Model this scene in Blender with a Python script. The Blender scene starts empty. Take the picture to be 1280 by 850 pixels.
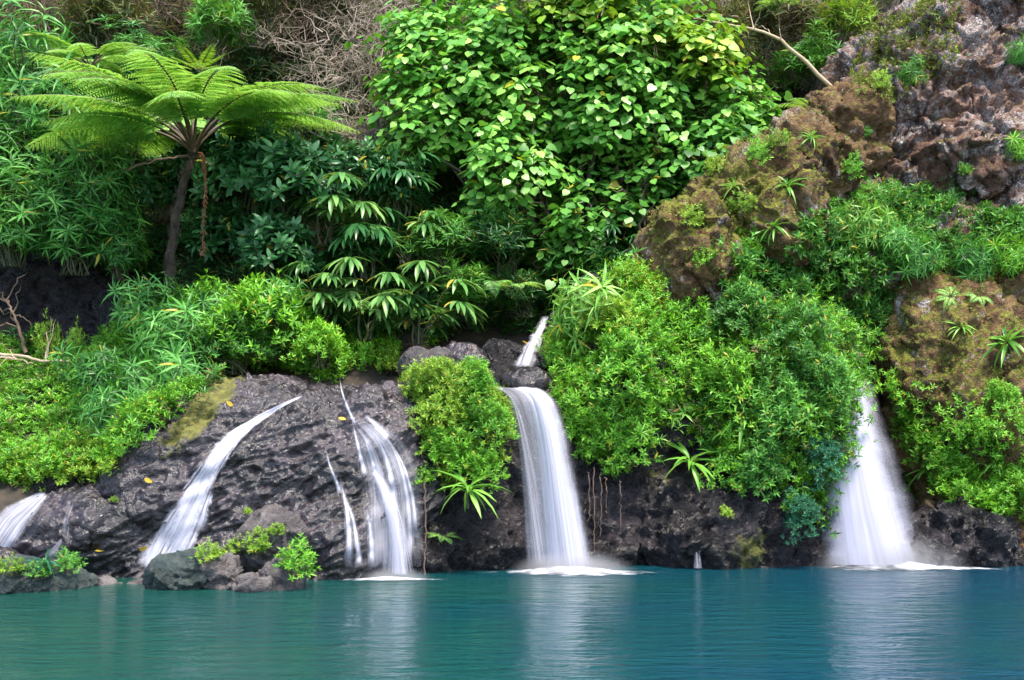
import bpy, math, random
import numpy as np
from mathutils import Vector, Matrix
from mathutils.bvhtree import BVHTree

rng = np.random.default_rng(11)
random.seed(11)
R_ = math.radians
scene = bpy.context.scene
COL = scene.collection

# ------------------------------------------------------------------ camera geometry (level camera, 3 m above the pool)
F, CH, HZ = 1408.0, 3.0, 520.0


def P(px, py, D):
    return np.array([(px - 640) / F * D, D, CH - (py - HZ) / F * D])


def project(p):
    D = np.maximum(p[..., 1], 0.1)
    return np.stack([640 + F * p[..., 0] / D, HZ + F * (CH - p[..., 2]) / D], -1)


# ------------------------------------------------------------------ noise
TAB = rng.random((32, 32, 32)) * 2 - 1


def vnoise(p):
    i = np.floor(p).astype(int)
    f = p - i
    u = f * f * f * (f * (f * 6 - 15) + 10)
    r = np.zeros(len(p))
    for dx in (0, 1):
        for dy in (0, 1):
            for dz in (0, 1):
                w = (u[:, 0] if dx else 1 - u[:, 0]) * (u[:, 1] if dy else 1 - u[:, 1]) * (u[:, 2] if dz else 1 - u[:, 2])
                r += w * TAB[(i[:, 0] + dx) % 32, (i[:, 1] + dy) % 32, (i[:, 2] + dz) % 32]
    return r


def fbm(p, octv=4, gain=0.5):
    a, s, r = 1.0, 1.0, np.zeros(len(p))
    for k in range(octv):
        r += a * vnoise(p * s + 7.3 * k)
        a *= gain
        s *= 2.03
    return r


def ridged(p, octv=4):
    a, s, r = 1.0, 1.0, np.zeros(len(p))
    for k in range(octv):
        r += a * (1 - 2 * np.abs(vnoise(p * s + 3.1 * k)))
        a *= 0.5
        s *= 2.1
    return r


JIT = rng.random((16, 16, 16, 3))


def worley(p):
    i = np.floor(p).astype(int)
    f1 = np.full(len(p), 9.0)
    f2 = np.full(len(p), 9.0)
    for dx in (-1, 0, 1):
        for dy in (-1, 0, 1):
            for dz in (-1, 0, 1):
                c = i + np.array([dx, dy, dz])
                q = c + JIT[c[:, 0] % 16, c[:, 1] % 16, c[:, 2] % 16]
                d = np.linalg.norm(q - p, axis=1)
                m = d < f1
                f2 = np.where(m, f1, np.minimum(f2, d))
                f1 = np.where(m, d, f1)
    return f1, f2


CELLV = rng.normal(0, 1, (16, 16, 16, 4))


def facets(p):
    """angular blocks: each cell of a Worley pattern is a plane of its own tilt"""
    i = np.floor(p).astype(int)
    f1 = np.full(len(p), 9.0)
    r = np.zeros(len(p))
    for dx in (-1, 0, 1):
        for dy in (-1, 0, 1):
            for dz in (-1, 0, 1):
                c = i + np.array([dx, dy, dz])
                k = (c[:, 0] % 16, c[:, 1] % 16, c[:, 2] % 16)
                q = p - c - JIT[k]
                d = np.linalg.norm(q, axis=1)
                m = d < f1
                f1 = np.where(m, d, f1)
                cv = CELLV[k]
                r = np.where(m, (q * cv[:, :3]).sum(1) * .55 + cv[:, 3] * .3, r)
    return r


def sstep(a, b, x):
    t = np.clip((x - a) / (b - a), 0, 1)
    return t * t * (3 - 2 * t)


# ------------------------------------------------------------------ materials
class NT:
    def __init__(self, name):
        self.m = bpy.data.materials.new(name)
        self.m.use_nodes = True
        self.t = self.m.node_tree
        self.t.nodes.clear()
        self.out = self.n('ShaderNodeOutputMaterial')

    def n(self, typ, **kw):
        nd = self.t.nodes.new(typ)
        for k, v in kw.items():
            if k in nd.inputs:
                nd.inputs[k].default_value = v
            else:
                setattr(nd, k, v)
        return nd

    def l(self, a, b):
        self.t.links.new(a, b)
        return self

    def noise(self, scale, detail=5, rough=0.55, vec=None, dist=0.0):
        nd = self.n('ShaderNodeTexNoise')
        nd.inputs['Scale'].default_value = scale
        nd.inputs['Detail'].default_value = detail
        nd.inputs['Roughness'].default_value = rough
        nd.inputs['Distortion'].default_value = dist
        if vec is not None:
            self.l(vec, nd.inputs['Vector'])
        return nd.outputs['Fac']

    def ramp(self, fac, stops):
        nd = self.n('ShaderNodeValToRGB')
        els = nd.color_ramp.elements
        while len(els) < len(stops):
            els.new(0.5)
        for e, (p, c) in zip(els, stops):
            e.position = p
            e.color = (*c, 1) if not isinstance(c, (int, float)) else (c, c, c, 1)
        self.l(fac, nd.inputs['Fac'])
        return nd.outputs['Color']

    def math(self, op, a, b=None):
        nd = self.n('ShaderNodeMath', operation=op)
        for k, v in enumerate((a, b)):
            if v is None:
                continue
            if isinstance(v, (int, float)):
                nd.inputs[k].default_value = v
            else:
                self.l(v, nd.inputs[k])
        return nd.outputs[0]

    def mix(self, fac, a, b):
        nd = self.n('ShaderNodeMix', data_type='RGBA')
        for k, v in ((0, fac), (6, a), (7, b)):
            if isinstance(v, (int, float)):
                nd.inputs[k].default_value = v
            elif isinstance(v, tuple):
                nd.inputs[k].default_value = (*v, 1)
            else:
                self.l(v, nd.inputs[k])
        return nd.outputs[2]


def leaf_mat(name, dark, mid, light, yellow=(0.35, 0.3, 0.03), yfrac=0.03, rough=0.42, trans=0.3):
    t = NT(name)
    geo = t.n('ShaderNodeNewGeometry')
    oi = t.n('ShaderNodeObjectInfo')
    tc = t.n('ShaderNodeTexCoord')
    clump = t.noise(0.9, 2, 0.5, geo.outputs['Position'])
    r = t.math('ADD', t.math('MULTIPLY', geo.outputs['Random Per Island'], 0.62), t.math('MULTIPLY', clump, 0.75))
    r = t.math('ADD', t.math('SUBTRACT', r, 0.28), t.math('MULTIPLY', t.math('SUBTRACT', oi.outputs['Random'], 0.5), 0.22))
    c = t.ramp(r, [(0.12, dark), (0.45, mid), (0.85, light)])
    rr = t.math('FRACT', t.math('MULTIPLY', geo.outputs['Random Per Island'], 37.7))
    isy = t.math('GREATER_THAN', rr, 1 - yfrac)
    c = t.mix(isy, c, yellow)
    b = t.n('ShaderNodeBsdfPrincipled', Roughness=rough)
    b.inputs['Specular IOR Level'].default_value = 0.3
    t.l(c, b.inputs['Base Color'])
    tr = t.n('ShaderNodeBsdfTranslucent')
    c2 = t.mix(0.4, c, (mid[0] * 1.8, mid[1] * 1.5, mid[2] * 0.4))
    t.l(c2, tr.inputs['Color'])
    mx = t.n('ShaderNodeMixShader')
    mx.inputs[0].default_value = trans
    t.l(b.outputs[0], mx.inputs[1]).l(tr.outputs[0], mx.inputs[2]).l(mx.outputs[0], t.out.inputs[0])
    return t.m


def plain_mat(name, c1, c2, scale=6, rough=0.8, bump=0.3):
    t = NT(name)
    tc = t.n('ShaderNodeTexCoord')
    n = t.noise(scale, 6, 0.6, tc.outputs['Object'])
    c = t.ramp(n, [(0.3, c1), (0.7, c2)])
    b = t.n('ShaderNodeBsdfPrincipled', Roughness=rough)
    t.l(c, b.inputs['Base Color'])
    bp = t.n('ShaderNodeBump', Strength=bump, Distance=0.03)
    t.l(t.noise(scale * 4, 5, 0.6, tc.outputs['Object']), bp.inputs['Height']).l(bp.outputs[0], b.inputs['Normal'])
    t.l(b.outputs[0], t.out.inputs[0])
    return t.m


def rock_mat(name, cols, rough=(0.3, 0.6), lichen=0.0, moss_amt=0.0, moss_cols=((0.05, 0.06, 0.012), (0.14, 0.13, 0.02)), up=(0.35, 0.8),
             spec=0.5, lichen_col=(0.52, 0.5, 0.51), bump=0.6, scale=1.0, big=.6):
    """cols: dark, mid, light. Vertex attribute 'moss' (0..1) adds moss where it grows."""
    t = NT(name)
    geo = t.n('ShaderNodeNewGeometry')
    pos = geo.outputs['Position']
    n1 = t.noise(0.9 * scale, 8, 0.62, pos, 0.4)
    n2 = t.noise(5.0 * scale, 8, 0.7, pos)
    f = t.math('ADD', t.math('MULTIPLY', n1, big), t.math('MULTIPLY', n2, 1 - big))
    c = t.ramp(f, [(0.38, cols[0]), (0.5, cols[1]), (0.62, cols[2])])
    # pits and small crevices
    vo = t.n('ShaderNodeTexVoronoi', feature='DISTANCE_TO_EDGE')
    vo.inputs['Scale'].default_value = 2.6 * scale
    wob = t.n('ShaderNodeVectorMath', operation='ADD')
    nv = t.n('ShaderNodeTexNoise')
    nv.inputs['Scale'].default_value = 3.0
    t.l(pos, nv.inputs['Vector'])
    t.l(pos, wob.inputs[0]).l(nv.outputs['Color'], wob.inputs[1])
    t.l(wob.outputs[0], vo.inputs['Vector'])
    crack = t.ramp(vo.outputs['Distance'], [(0.0, 0.0), (0.045, 1.0)])
    if lichen > 0:
        ln = t.noise(1.3, 7, 0.72, pos, 0.8)
        lm = t.ramp(ln, [(0.66 - lichen * 0.2, 0.0), (0.74 - lichen * 0.2, 1.0)])
        lf = t.noise(22, 4, 0.7, pos)
        lm2 = t.math('MULTIPLY', lm, t.ramp(lf, [(0.42, 0.0), (0.6, 1.0)]))
        c = t.mix(lm2, c, lichen_col)
    # moss
    at = t.n('ShaderNodeAttribute', attribute_name='moss')
    sp = t.n('ShaderNodeSeparateXYZ')
    t.l(geo.outputs['True Normal'], sp.inputs[0])
    upm = t.n('ShaderNodeMapRange')
    upm.inputs[1].default_value, upm.inputs[2].default_value = up
    t.l(sp.outputs[2], upm.inputs[0])
    mn = t.noise(2.4, 7, 0.7, pos, 0.5)
    mm = t.math('ADD', t.math('MULTIPLY', upm.outputs[0], moss_amt), at.outputs['Fac'])
    mm = t.math('ADD', mm, t.math('MULTIPLY', t.math('SUBTRACT', mn, 0.5), 2.2))
    mm = t.ramp(mm, [(0.42, 0.0), (0.62, 1.0)])
    mcol = t.ramp(t.noise(7, 5, 0.7, pos), [(0.35, moss_cols[0]), (0.65, moss_cols[1])])
    c = t.mix(mm, c, mcol)
    b = t.n('ShaderNodeBsdfPrincipled')
    b.inputs['Specular IOR Level'].default_value = spec
    t.l(c, b.inputs['Base Color'])
    ro = t.n('ShaderNodeMapRange')
    ro.inputs[1].default_value, ro.inputs[2].default_value = 0.35, 0.65
    ro.inputs[3].default_value, ro.inputs[4].default_value = rough
    t.l(n2, ro.inputs[0])
    ro2 = t.n('ShaderNodeMix')
    t.l(mm, ro2.inputs[0]).l(ro.outputs[0], ro2.inputs[2])
    ro2.inputs[3].default_value = 0.9
    t.l(ro2.outputs[0], b.inputs['Roughness'])
    v2 = t.n('ShaderNodeTexVoronoi', feature='F1')
    v2.inputs['Scale'].default_value = 9.0 * scale
    t.l(wob.outputs[0], v2.inputs['Vector'])
    h = t.math('ADD', t.math('MULTIPLY', t.noise(6 * scale, 10, 0.72, pos, .6), 1.3), t.math('MULTIPLY', crack, 0.10))
    h = t.math('ADD', h, t.math('MULTIPLY', v2.outputs['Distance'], 0.35))
    h = t.math('ADD', h, t.math('MULTIPLY', t.noise(30, 5, 0.7, pos), 0.14))
    bp = t.n('ShaderNodeBump', Strength=bump, Distance=0.2)
    t.l(h, bp.inputs['Height']).l(bp.outputs[0], b.inputs['Normal'])
    t.l(b.outputs[0], t.out.inputs[0])
    return t.m


M = {}
M['wet_rock'] = rock_mat('wet_basalt', ((0.006, 0.004, 0.005), (0.017, 0.0115, 0.0145), (0.045, 0.032, 0.039)), rough=(0.2, 0.42), spec=.6, big=.9, moss_amt=0.0, bump=.38,
                         moss_cols=((0.04, 0.042, 0.008), (0.14, 0.13, 0.018)))
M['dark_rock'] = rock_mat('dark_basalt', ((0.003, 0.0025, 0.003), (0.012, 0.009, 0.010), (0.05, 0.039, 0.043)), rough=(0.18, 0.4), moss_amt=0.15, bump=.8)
M['boulder'] = rock_mat('grey_boulder', ((0.022, 0.018, 0.02), (0.06, 0.05, 0.05), (0.16, 0.138, 0.13)), rough=(0.4, 0.7), moss_amt=0.15, scale=1.6)
M['green_boulder'] = rock_mat('algae_boulder', ((0.010, 0.018, 0.018), (0.026, 0.038, 0.035), (0.06, 0.072, 0.062)), rough=(0.3, 0.6), moss_amt=0.25,
                              moss_cols=((0.025, 0.05, 0.012), (0.08, 0.12, 0.02)), scale=1.6)
M['cliff'] = rock_mat('red_brown_cliff', ((0.05, 0.028, 0.022), (0.2, 0.105, 0.072), (0.38, 0.27, 0.23)), rough=(0.6, 0.9), lichen=0.9, moss_amt=0.55,
                      moss_cols=((0.075, 0.06, 0.012), (0.19, 0.15, 0.03)), up=(0.2, 0.75), spec=0.3, bump=0.9)
M['grey_cliff'] = rock_mat('grey_lichen_cliff', ((0.03, 0.022, 0.023), (0.13, 0.105, 0.1), (0.3, 0.27, 0.27)), rough=(0.6, 0.9), lichen=0.85, moss_amt=0.2,
                           moss_cols=((0.06, 0.05, 0.012), (0.15, 0.13, 0.03)), spec=0.3, bump=1.0)
M['moss_rock'] = rock_mat('mossy_brown_rock', ((0.035, 0.02, 0.011), (0.15, 0.08, 0.035), (0.29, 0.19, 0.09)), rough=(0.6, 0.9), lichen=0.5, moss_amt=0.55,
                          moss_cols=((0.08, 0.085, 0.012), (0.26, 0.25, 0.04)), up=(0.0, 0.7), spec=0.25, bump=0.9)
M['soil'] = plain_mat('dark_soil', (0.012, 0.01, 0.007), (0.05, 0.036, 0.022), 3, 0.95, 0.6)

M['bright'] = leaf_mat('leaf_bright', (0.04, 0.15, 0.01), (0.13, 0.36, 0.022), (0.27, 0.56, 0.05))
M['lime'] = leaf_mat('leaf_lime', (0.07, 0.17, 0.012), (0.19, 0.36, 0.028), (0.36, 0.52, 0.06), yfrac=0.06)
M['mid'] = leaf_mat('leaf_mid', (0.02, 0.085, 0.012), (0.07, 0.23, 0.028), (0.16, 0.4, 0.06))
M['deep'] = leaf_mat('leaf_deep', (0.008, 0.035, 0.009), (0.024, 0.1, 0.02), (0.06, 0.19, 0.045), rough=0.38)
M['bluish'] = leaf_mat('leaf_bluish', (0.01, 0.06, 0.03), (0.03, 0.16, 0.075), (0.09, 0.3, 0.16), yfrac=0.0)
M['cane'] = leaf_mat('leaf_cane', (0.02, 0.09, 0.014), (0.075, 0.26, 0.04), (0.2, 0.46, 0.1), yfrac=0.015, rough=0.36)
M['glossy'] = leaf_mat('leaf_glossy', (0.012, 0.06, 0.016), (0.04, 0.15, 0.04), (0.13, 0.29, 0.12), yfrac=0.02, rough=0.3)
M['heart'] = leaf_mat('leaf_heart', (0.035, 0.13, 0.018), (0.13, 0.36, 0.045), (0.32, 0.6, 0.11), yellow=(0.4, 0.42, 0.03), yfrac=0.015, rough=0.36)
M['ginger'] = leaf_mat('leaf_ginger', (0.03, 0.1, 0.022), (0.11, 0.27, 0.065), (0.3, 0.46, 0.15), yellow=(0.42, 0.33, 0.06), yfrac=0.05, rough=0.32)
M['fern'] = leaf_mat('leaf_fern', (0.1, 0.24, 0.04), (0.24, 0.47, 0.09), (0.42, 0.66, 0.18), yfrac=0.02, trans=0.42)
M['strap'] = leaf_mat('leaf_strap', (0.05, 0.17, 0.02), (0.16, 0.38, 0.05), (0.36, 0.56, 0.13), yfrac=0.04, rough=0.32)
M['drab'] = leaf_mat('leaf_drab', (0.03, 0.045, 0.012), (0.095, 0.125, 0.035), (0.2, 0.22, 0.08), yellow=(0.2, 0.12, 0.05), yfrac=0.15, rough=0.6)
M['moss'] = leaf_mat('leaf_moss', (0.05, 0.08, 0.01), (0.13, 0.18, 0.022), (0.25, 0.3, 0.045), yellow=(0.2, 0.1, 0.03), yfrac=0.08, rough=0.8, trans=0.15)
M['rust'] = leaf_mat('dead_frond', (0.1, 0.03, 0.012), (0.2, 0.08, 0.035), (0.32, 0.15, 0.075), yfrac=0.0, rough=0.8, trans=0.2)
M['yellow'] = leaf_mat('leaf_yellow', (0.4, 0.22, 0.02), (0.6, 0.42, 0.04), (0.7, 0.55, 0.06), yfrac=0.0)
M['bark'] = plain_mat('bark', (0.03, 0.02, 0.012), (0.13, 0.1, 0.065), 7, 0.9, 0.8)
M['fern_trunk'] = plain_mat('fern_trunk', (0.014, 0.009, 0.006), (0.06, 0.042, 0.024), 5, 0.95, 1.0)
M['rachis'] = plain_mat('rachis', (0.035, 0.022, 0.01), (0.09, 0.06, 0.025), 4, 0.6, 0.2)
M['twig'] = plain_mat('dry_twig', (0.15, 0.11, 0.08), (0.4, 0.33, 0.26), 2.0, 0.9, 0.2)
M['twig_dark'] = plain_mat('dark_twig', (0.05, 0.032, 0.02), (0.18, 0.12, 0.08), 2.0, 0.9, 0.2)
M['stem'] = plain_mat('green_stem', (0.025, 0.035, 0.012), (0.06, 0.06, 0.02), 4, 0.7, 0.1)
M['branch'] = plain_mat('pale_branch', (0.24, 0.17, 0.1), (0.42, 0.33, 0.22), 3, 0.85, 0.3)
M['root'] = plain_mat('hanging_root', (0.06, 0.035, 0.025), (0.16, 0.1, 0.075), 5, 0.9, 0.2)

# ------------------------------------------------------------------ object helpers
def tag(o, label=None, cat=None, group=None, kind=None):
    for k, v in (('label', label), ('category', cat), ('group', group), ('kind', kind)):
        if v:
            o[k] = v
    return o


def thing(name, label, cat, loc=(0, 0, 0), group=None):
    o = bpy.data.objects.new(name, None)
    o.empty_display_size = 0.2
    COL.objects.link(o)
    o.location = loc
    return tag(o, label, cat, group)


class Geo:
    """collects vertices and polygons, then links them as ONE mesh object"""

    def __init__(self):
        self.v, self.li, self.lt, self.n = [], [], [], 0

    def add(self, V, loops, tot):
        self.v.append(np.asarray(V, float))
        self.li.append(np.asarray(loops, int) + self.n)
        self.lt.append(np.asarray(tot, int))
        self.n += len(V)

    def inst(self, tm, R, T):
        V, lo, to = tm
        m = len(T)
        if m == 0:
            return
        W = np.einsum('mij,nj->mni', R, V) + T[:, None, :]
        off = np.arange(m)[:, None] * len(V)
        self.add(W.reshape(-1, 3), (lo[None, :] + off).ravel(), np.tile(to, m))

    def arrays(self):
        return np.concatenate(self.v), np.concatenate(self.li), np.concatenate(self.lt)

    def tmpl(self):
        return self.arrays()

    def mesh(self, name, mat, smooth=True):
        V, L, T = self.arrays()
        me = bpy.data.meshes.new(name)
        me.vertices.add(len(V))
        me.vertices.foreach_set('co', V.astype(np.float32).ravel())
        me.loops.add(len(L))
        me.loops.foreach_set('vertex_index', L.astype(np.int32))
        me.polygons.add(len(T))
        st = np.concatenate([[0], np.cumsum(T)[:-1]]).astype(np.int32)
        me.polygons.foreach_set('loop_start', st)
        me.polygons.foreach_set('use_smooth', np.full(len(T), smooth))
        me.update(calc_edges=True)
        me.materials.append(mat)
        return me

    def build(self, name, mat, parent=None, smooth=True):
        o = bpy.data.objects.new(name, self.mesh(name, mat, smooth))
        COL.objects.link(o)
        o.parent = parent
        return o


def set_mat(o, mat):
    o.material_slots[0].link = 'OBJECT'
    o.material_slots[0].material = mat


def dup(root, loc, rot, scale, mats=None):
    r = root.copy()
    COL.objects.link(r)
    r.location, r.rotation_mode, r.scale = loc, 'QUATERNION', scale
    r.rotation_quaternion = rot
    for ch in root.children:
        c = ch.copy()
        COL.objects.link(c)
        c.parent = r
        if mats:
            kind = c.name.split('.')[0]
            if kind in mats:
                set_mat(c, mats[kind])
        for g in ch.children:
            d = g.copy()
            COL.objects.link(d)
            d.parent = c
    return r


def norm(v):
    return v / np.maximum(np.linalg.norm(v, axis=-1, keepdims=True), 1e-9)


def frames(d, up=(0, 0, 1), roll=0.0, jitter=0.0):
    """matrices with Y along d and Z near up; (m,3,3)"""
    d = norm(np.asarray(d, float))
    u = np.broadcast_to(np.asarray(up, float), d.shape) + rng.normal(0, jitter + 1e-4, d.shape)
    x = norm(np.cross(d, u))
    z = np.cross(x, d)
    if np.any(roll):
        c, s = np.cos(roll)[:, None], np.sin(roll)[:, None]
        x, z = x * c + z * s, z * c - x * s
    return np.stack([x, d, z], -1)


def rand_dirs(m):
    return norm(rng.normal(0, 1, (m, 3)))


# ------------------------------------------------------------------ leaf templates: stem at origin, along +Y, facing +Z, length 1
def T_(V, faces):
    return np.array(V, float), np.array([i for f in faces for i in f]), np.array([len(f) for f in faces])


def small_leaf(w=0.3, fold=0.06, droop=0.15):
    return T_([(0, 0, 0), (-w / 2, .40, fold - droop * .18), (w / 2, .42, fold - droop * .18), (0, .5, -droop * .2), (0, 1, -droop)],
              [(0, 3, 1), (0, 2, 3), (1, 3, 4), (3, 2, 4)])


def lance_leaf(w=0.14, droop=0.35, fold=0.02, tip=1.0):
    V = [(0, 0, 0)]
    for t, k in ((.22, .8), (.5, 1.0), (.78, .62)):
        z = -droop * t * t
        V += [(-w / 2 * k, t, z + fold), (0, t, z), (w / 2 * k, t, z + fold)]
    V += [(0, tip * .98, -droop)]
    f = [(0, 2, 1), (0, 3, 2)]
    for a in (1, 4):
        f += [(a, a + 1, a + 4, a + 3), (a + 1, a + 2, a + 5, a + 4)]
    f += [(7, 8, 10), (8, 9, 10)]
    return T_(V, f)


def heart_leaf():
    half = [(0.0, 0.06), (0.22, -0.04), (0.42, 0.08), (0.48, 0.32), (0.38, 0.6), (0.2, 0.84), (0.0, 1.05)]
    V = [(0, y, -0.16 * y * y) for (_, y) in [(0, .06), (0, .25), (0, .5), (0, .78), (0, 1.05)]]
    f = []
    for s in (-1, 1):
        b = len(V)
        for x, y in half[1:6]:
            V.append((s * x, y, -0.16 * y * y + 0.1 * abs(x) - 0.28 * x * x))
        q = [(0, b, 1), (b, b + 1, 1), (1, b + 1, b + 2, 2), (2, b + 2, b + 3, 3), (3, b + 3, b + 4), (3, b + 4, 4)]
        f += q if s < 0 else [tuple(reversed(k)) for k in q]
    return T_(V, f)


L_SMALL = [small_leaf(.3, .05, .2), small_leaf(.36, .07, .1), small_leaf(.26, .03, .3)]
L_LANCE = [lance_leaf(.13, .3), lance_leaf(.15, .5), lance_leaf(.12, .7)]
L_ELL = [lance_leaf(.36, .25, .03), lance_leaf(.4, .4, .04)]
L_HEART = heart_leaf()


def tube(g, pts, r0, r1=None, sides=5):
    pts = np.asarray(pts, float)
    r1 = r0 if r1 is None else r1
    n = len(pts)
    d = np.gradient(pts, axis=0)
    Fm = frames(d, (0.31, 0.17, 0.93))
    a = np.linspace(0, 2 * np.pi, sides, endpoint=False)
    rr = np.linspace(r0, r1, n)
    ring = np.stack([np.cos(a), np.zeros(sides), np.sin(a)], -1)
    V = (np.einsum('nij,kj->nki', Fm, ring) * rr[:, None, None] + pts[:, None]).reshape(-1, 3)
    lo, to = [], []
    for i in range(n - 1):
        for k in range(sides):
            k2 = (k + 1) % sides
            lo += [i * sides + k, i * sides + k2, (i + 1) * sides + k2, (i + 1) * sides + k]
            to.append(4)
    lo += list(range(sides)) + list(range((n - 1) * sides, n * sides))[::-1]
    to += [sides, sides]
    g.add(V, lo, to)


def curve_pts(a, b, sag=0.0, wob=0.1, n=7):
    a, b = np.asarray(a, float), np.asarray(b, float)
    t = np.linspace(0, 1, n)[:, None]
    p = a + (b - a) * t
    p[:, 2] += sag * 4 * (t * (1 - t))[:, 0]
    w = rng.normal(0, wob, (n, 3)) * np.sin(np.pi * t)
    return p + w


def sprig(leafs, n, length, stem, spread=(0.9, 1.3), lo=0.15):
    """whorled leafy shoot along +Y; returns template"""
    g = Geo()
    t = np.sort(rng.uniform(lo, 1, n)) ** 0.8
    az = np.arange(n) * 2.4 + rng.uniform(0, 6)
    el = rng.uniform(*spread, n) * (1.15 - 0.55 * t)
    d = np.stack([np.sin(el) * np.cos(az), np.cos(el), np.sin(el) * np.sin(az)], -1)
    R = frames(d, (0, 1, 0), jitter=.15)
    s = length * rng.uniform(.7, 1.15, n) * (1 - 0.35 * (t > .93))
    Tp = np.stack([np.zeros(n), t * stem, np.zeros(n)], -1)
    which = rng.integers(0, len(leafs), n)
    for k, lf in enumerate(leafs):
        m = which == k
        g.inst(lf, R[m] * s[m][:, None, None], Tp[m])
    return g.tmpl()


SP_SMALL = [sprig(L_SMALL, n, .125, .18) for n in (9, 11, 8, 10)]
SP_MEDIUM = [sprig(L_LANCE[:2], n, .26, .25) for n in (9, 10, 8)]
SP_CANE = [sprig(L_LANCE, n, .37, .27, (1.1, 1.7), .25) for n in (11, 13, 10, 12)]
SP_ELL = [sprig(L_ELL, n, .27, .3, (.9, 1.4)) for n in (8, 9, 7)]
SP_TINY = [sprig(L_SMALL, n, .075, .09) for n in (7, 8)]


def put_sprigs(g, sprigs, pos, dirs, scale, jit=0.3):
    m = len(pos)
    R = frames(dirs, (0, -.3, 1), roll=rng.uniform(0, 6.28, m), jitter=jit)
    which = rng.integers(0, len(sprigs), m)
    s = np.broadcast_to(scale, (m,))
    for k, sp in enumerate(sprigs):
        q = which == k
        g.inst(sp, R[q] * s[q][:, None, None], pos[q])


# ------------------------------------------------------------------ ROCKS: unions of boulders, remeshed and weathered
SURF = {}


def ico(sub):
    import bmesh
    bm = bmesh.new()
    bmesh.ops.create_icosphere(bm, subdivisions=sub, radius=1)
    V = np.array([v.co[:] for v in bm.verts])
    lo = np.array([v.index for f in bm.faces for v in f.verts])
    to = np.full(len(bm.faces), 3)
    bm.free()
    return V, lo, to


ICO = ico(3)


def verts_of(me):
    a = np.empty(len(me.vertices) * 3, np.float32)
    me.vertices.foreach_get('co', a)
    return a.reshape(-1, 3).astype(float)


def normals_of(me):
    a = np.empty(len(me.vertices) * 3, np.float32)
    me.vertices.foreach_get('normal', a)
    return a.reshape(-1, 3).astype(float)


def rock(name, blobs, mat, label, cat, voxel=0.07, amp=1.0, seed=0.0, blocky=0.16, smooth=6, moss=None, group=None, fine=1.0, strata=0.0):
    """blobs: (px,py,D, rx,ry,rz, roll_deg) -> one solid rock mesh"""
    g = Geo()
    V, lo, to = ICO
    for (px, py, D, rx, ry, rz, roll) in blobs:
        c = P(px, py, D)
        # squarish ellipsoid
        W = np.sign(V) * np.abs(V) ** 0.86
        W = W * np.array([rx, ry, rz])
        a = R_(roll)
        x, z = W[:, 0] * math.cos(a) + W[:, 2] * math.sin(a), -W[:, 0] * math.sin(a) + W[:, 2] * math.cos(a)
        g.add(np.stack([x, W[:, 1], z], -1) + c, lo, to)
    me = g.mesh(name + '_src', mat)
    o = bpy.data.objects.new(name + '_src', me)
    COL.objects.link(o)
    md = o.modifiers.new('r', 'REMESH')
    md.mode = 'VOXEL'
    md.voxel_size = voxel
    md = o.modifiers.new('s', 'SMOOTH')
    md.factor = 0.5
    md.iterations = smooth
    dg = bpy.context.evaluated_depsgraph_get()
    me2 = bpy.data.meshes.new_from_object(o.evaluated_get(dg))
    bpy.data.objects.remove(o)
    bpy.data.meshes.remove(me)
    me2.name = name
    p = verts_of(me2)
    nrm = normals_of(me2)
    q = p + seed
    if strata:                                  # sheets of old lava dipping to the left
        sx = math.cos(R_(strata)) * p[:, 0] - math.sin(R_(strata)) * p[:, 2]
        sz = math.sin(R_(strata)) * p[:, 0] + math.cos(R_(strata)) * p[:, 2]
        q = np.stack([sx * .6, p[:, 1] * .8, sz * 1.5], -1) + seed
    wq = q + 0.35 * np.stack([fbm(q * 1.1 + 5, 2), fbm(q * 1.1 + 11, 2), fbm(q * 1.1 + 17, 2)], -1)
    f1, f2 = worley(wq * np.array([.7, .7, .9]))
    d = amp * (0.30 * fbm(q * 0.55, 3) + blocky * .5 * (0.55 - f1) - 0.10 * blocky * 5 * np.exp(-((f2 - f1) / .06) ** 2))
    d += amp * blocky * (.8 * facets(wq * np.array([.9, .9, 1.2])) + .42 * facets(wq * 2.3 + 4) + .24 * facets(wq * 5.1 + 9) + (.03 if strata else .1) * facets(q * 11 + 2))
    d += fine * (0.05 * ridged(q * 2.2, 5) + 0.05 * fbm(q * 6, 4) + .018 * ridged(q * 9, 3))
    p = p + nrm * d[:, None]
    me2.vertices.foreach_set('co', p.astype(np.float32).ravel())
    me2.polygons.foreach_set('use_smooth', np.full(len(me2.polygons), True))
    me2.update()
    at = me2.attributes.new('moss', 'FLOAT', 'POINT')
    mv = moss(p) if moss else np.zeros(len(p))
    at.data.foreach_set('value', mv.astype(np.float32))
    me2.materials.clear()
    me2.materials.append(mat)
    ob = bpy.data.objects.new(name, me2)
    COL.objects.link(ob)
    tag(ob, label, cat, group)
    SURF[label] = ob
    return ob


def near(px, py, D, r, amt=1.0):
    c = P(px, py, D)
    return lambda p: amt * np.exp(-(np.linalg.norm(p - c, axis=1) / r) ** 2)


def stain(px, py, D, r, amt=1.0):
    c = P(px, py, D)
    return lambda p: amt * np.exp(-(((p[:, 0] - c[0]) ** 2 + (p[:, 2] - c[2]) ** 2) / r ** 2))


def msum(*fs):
    return lambda p: sum(f(p) for f in fs)


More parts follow.
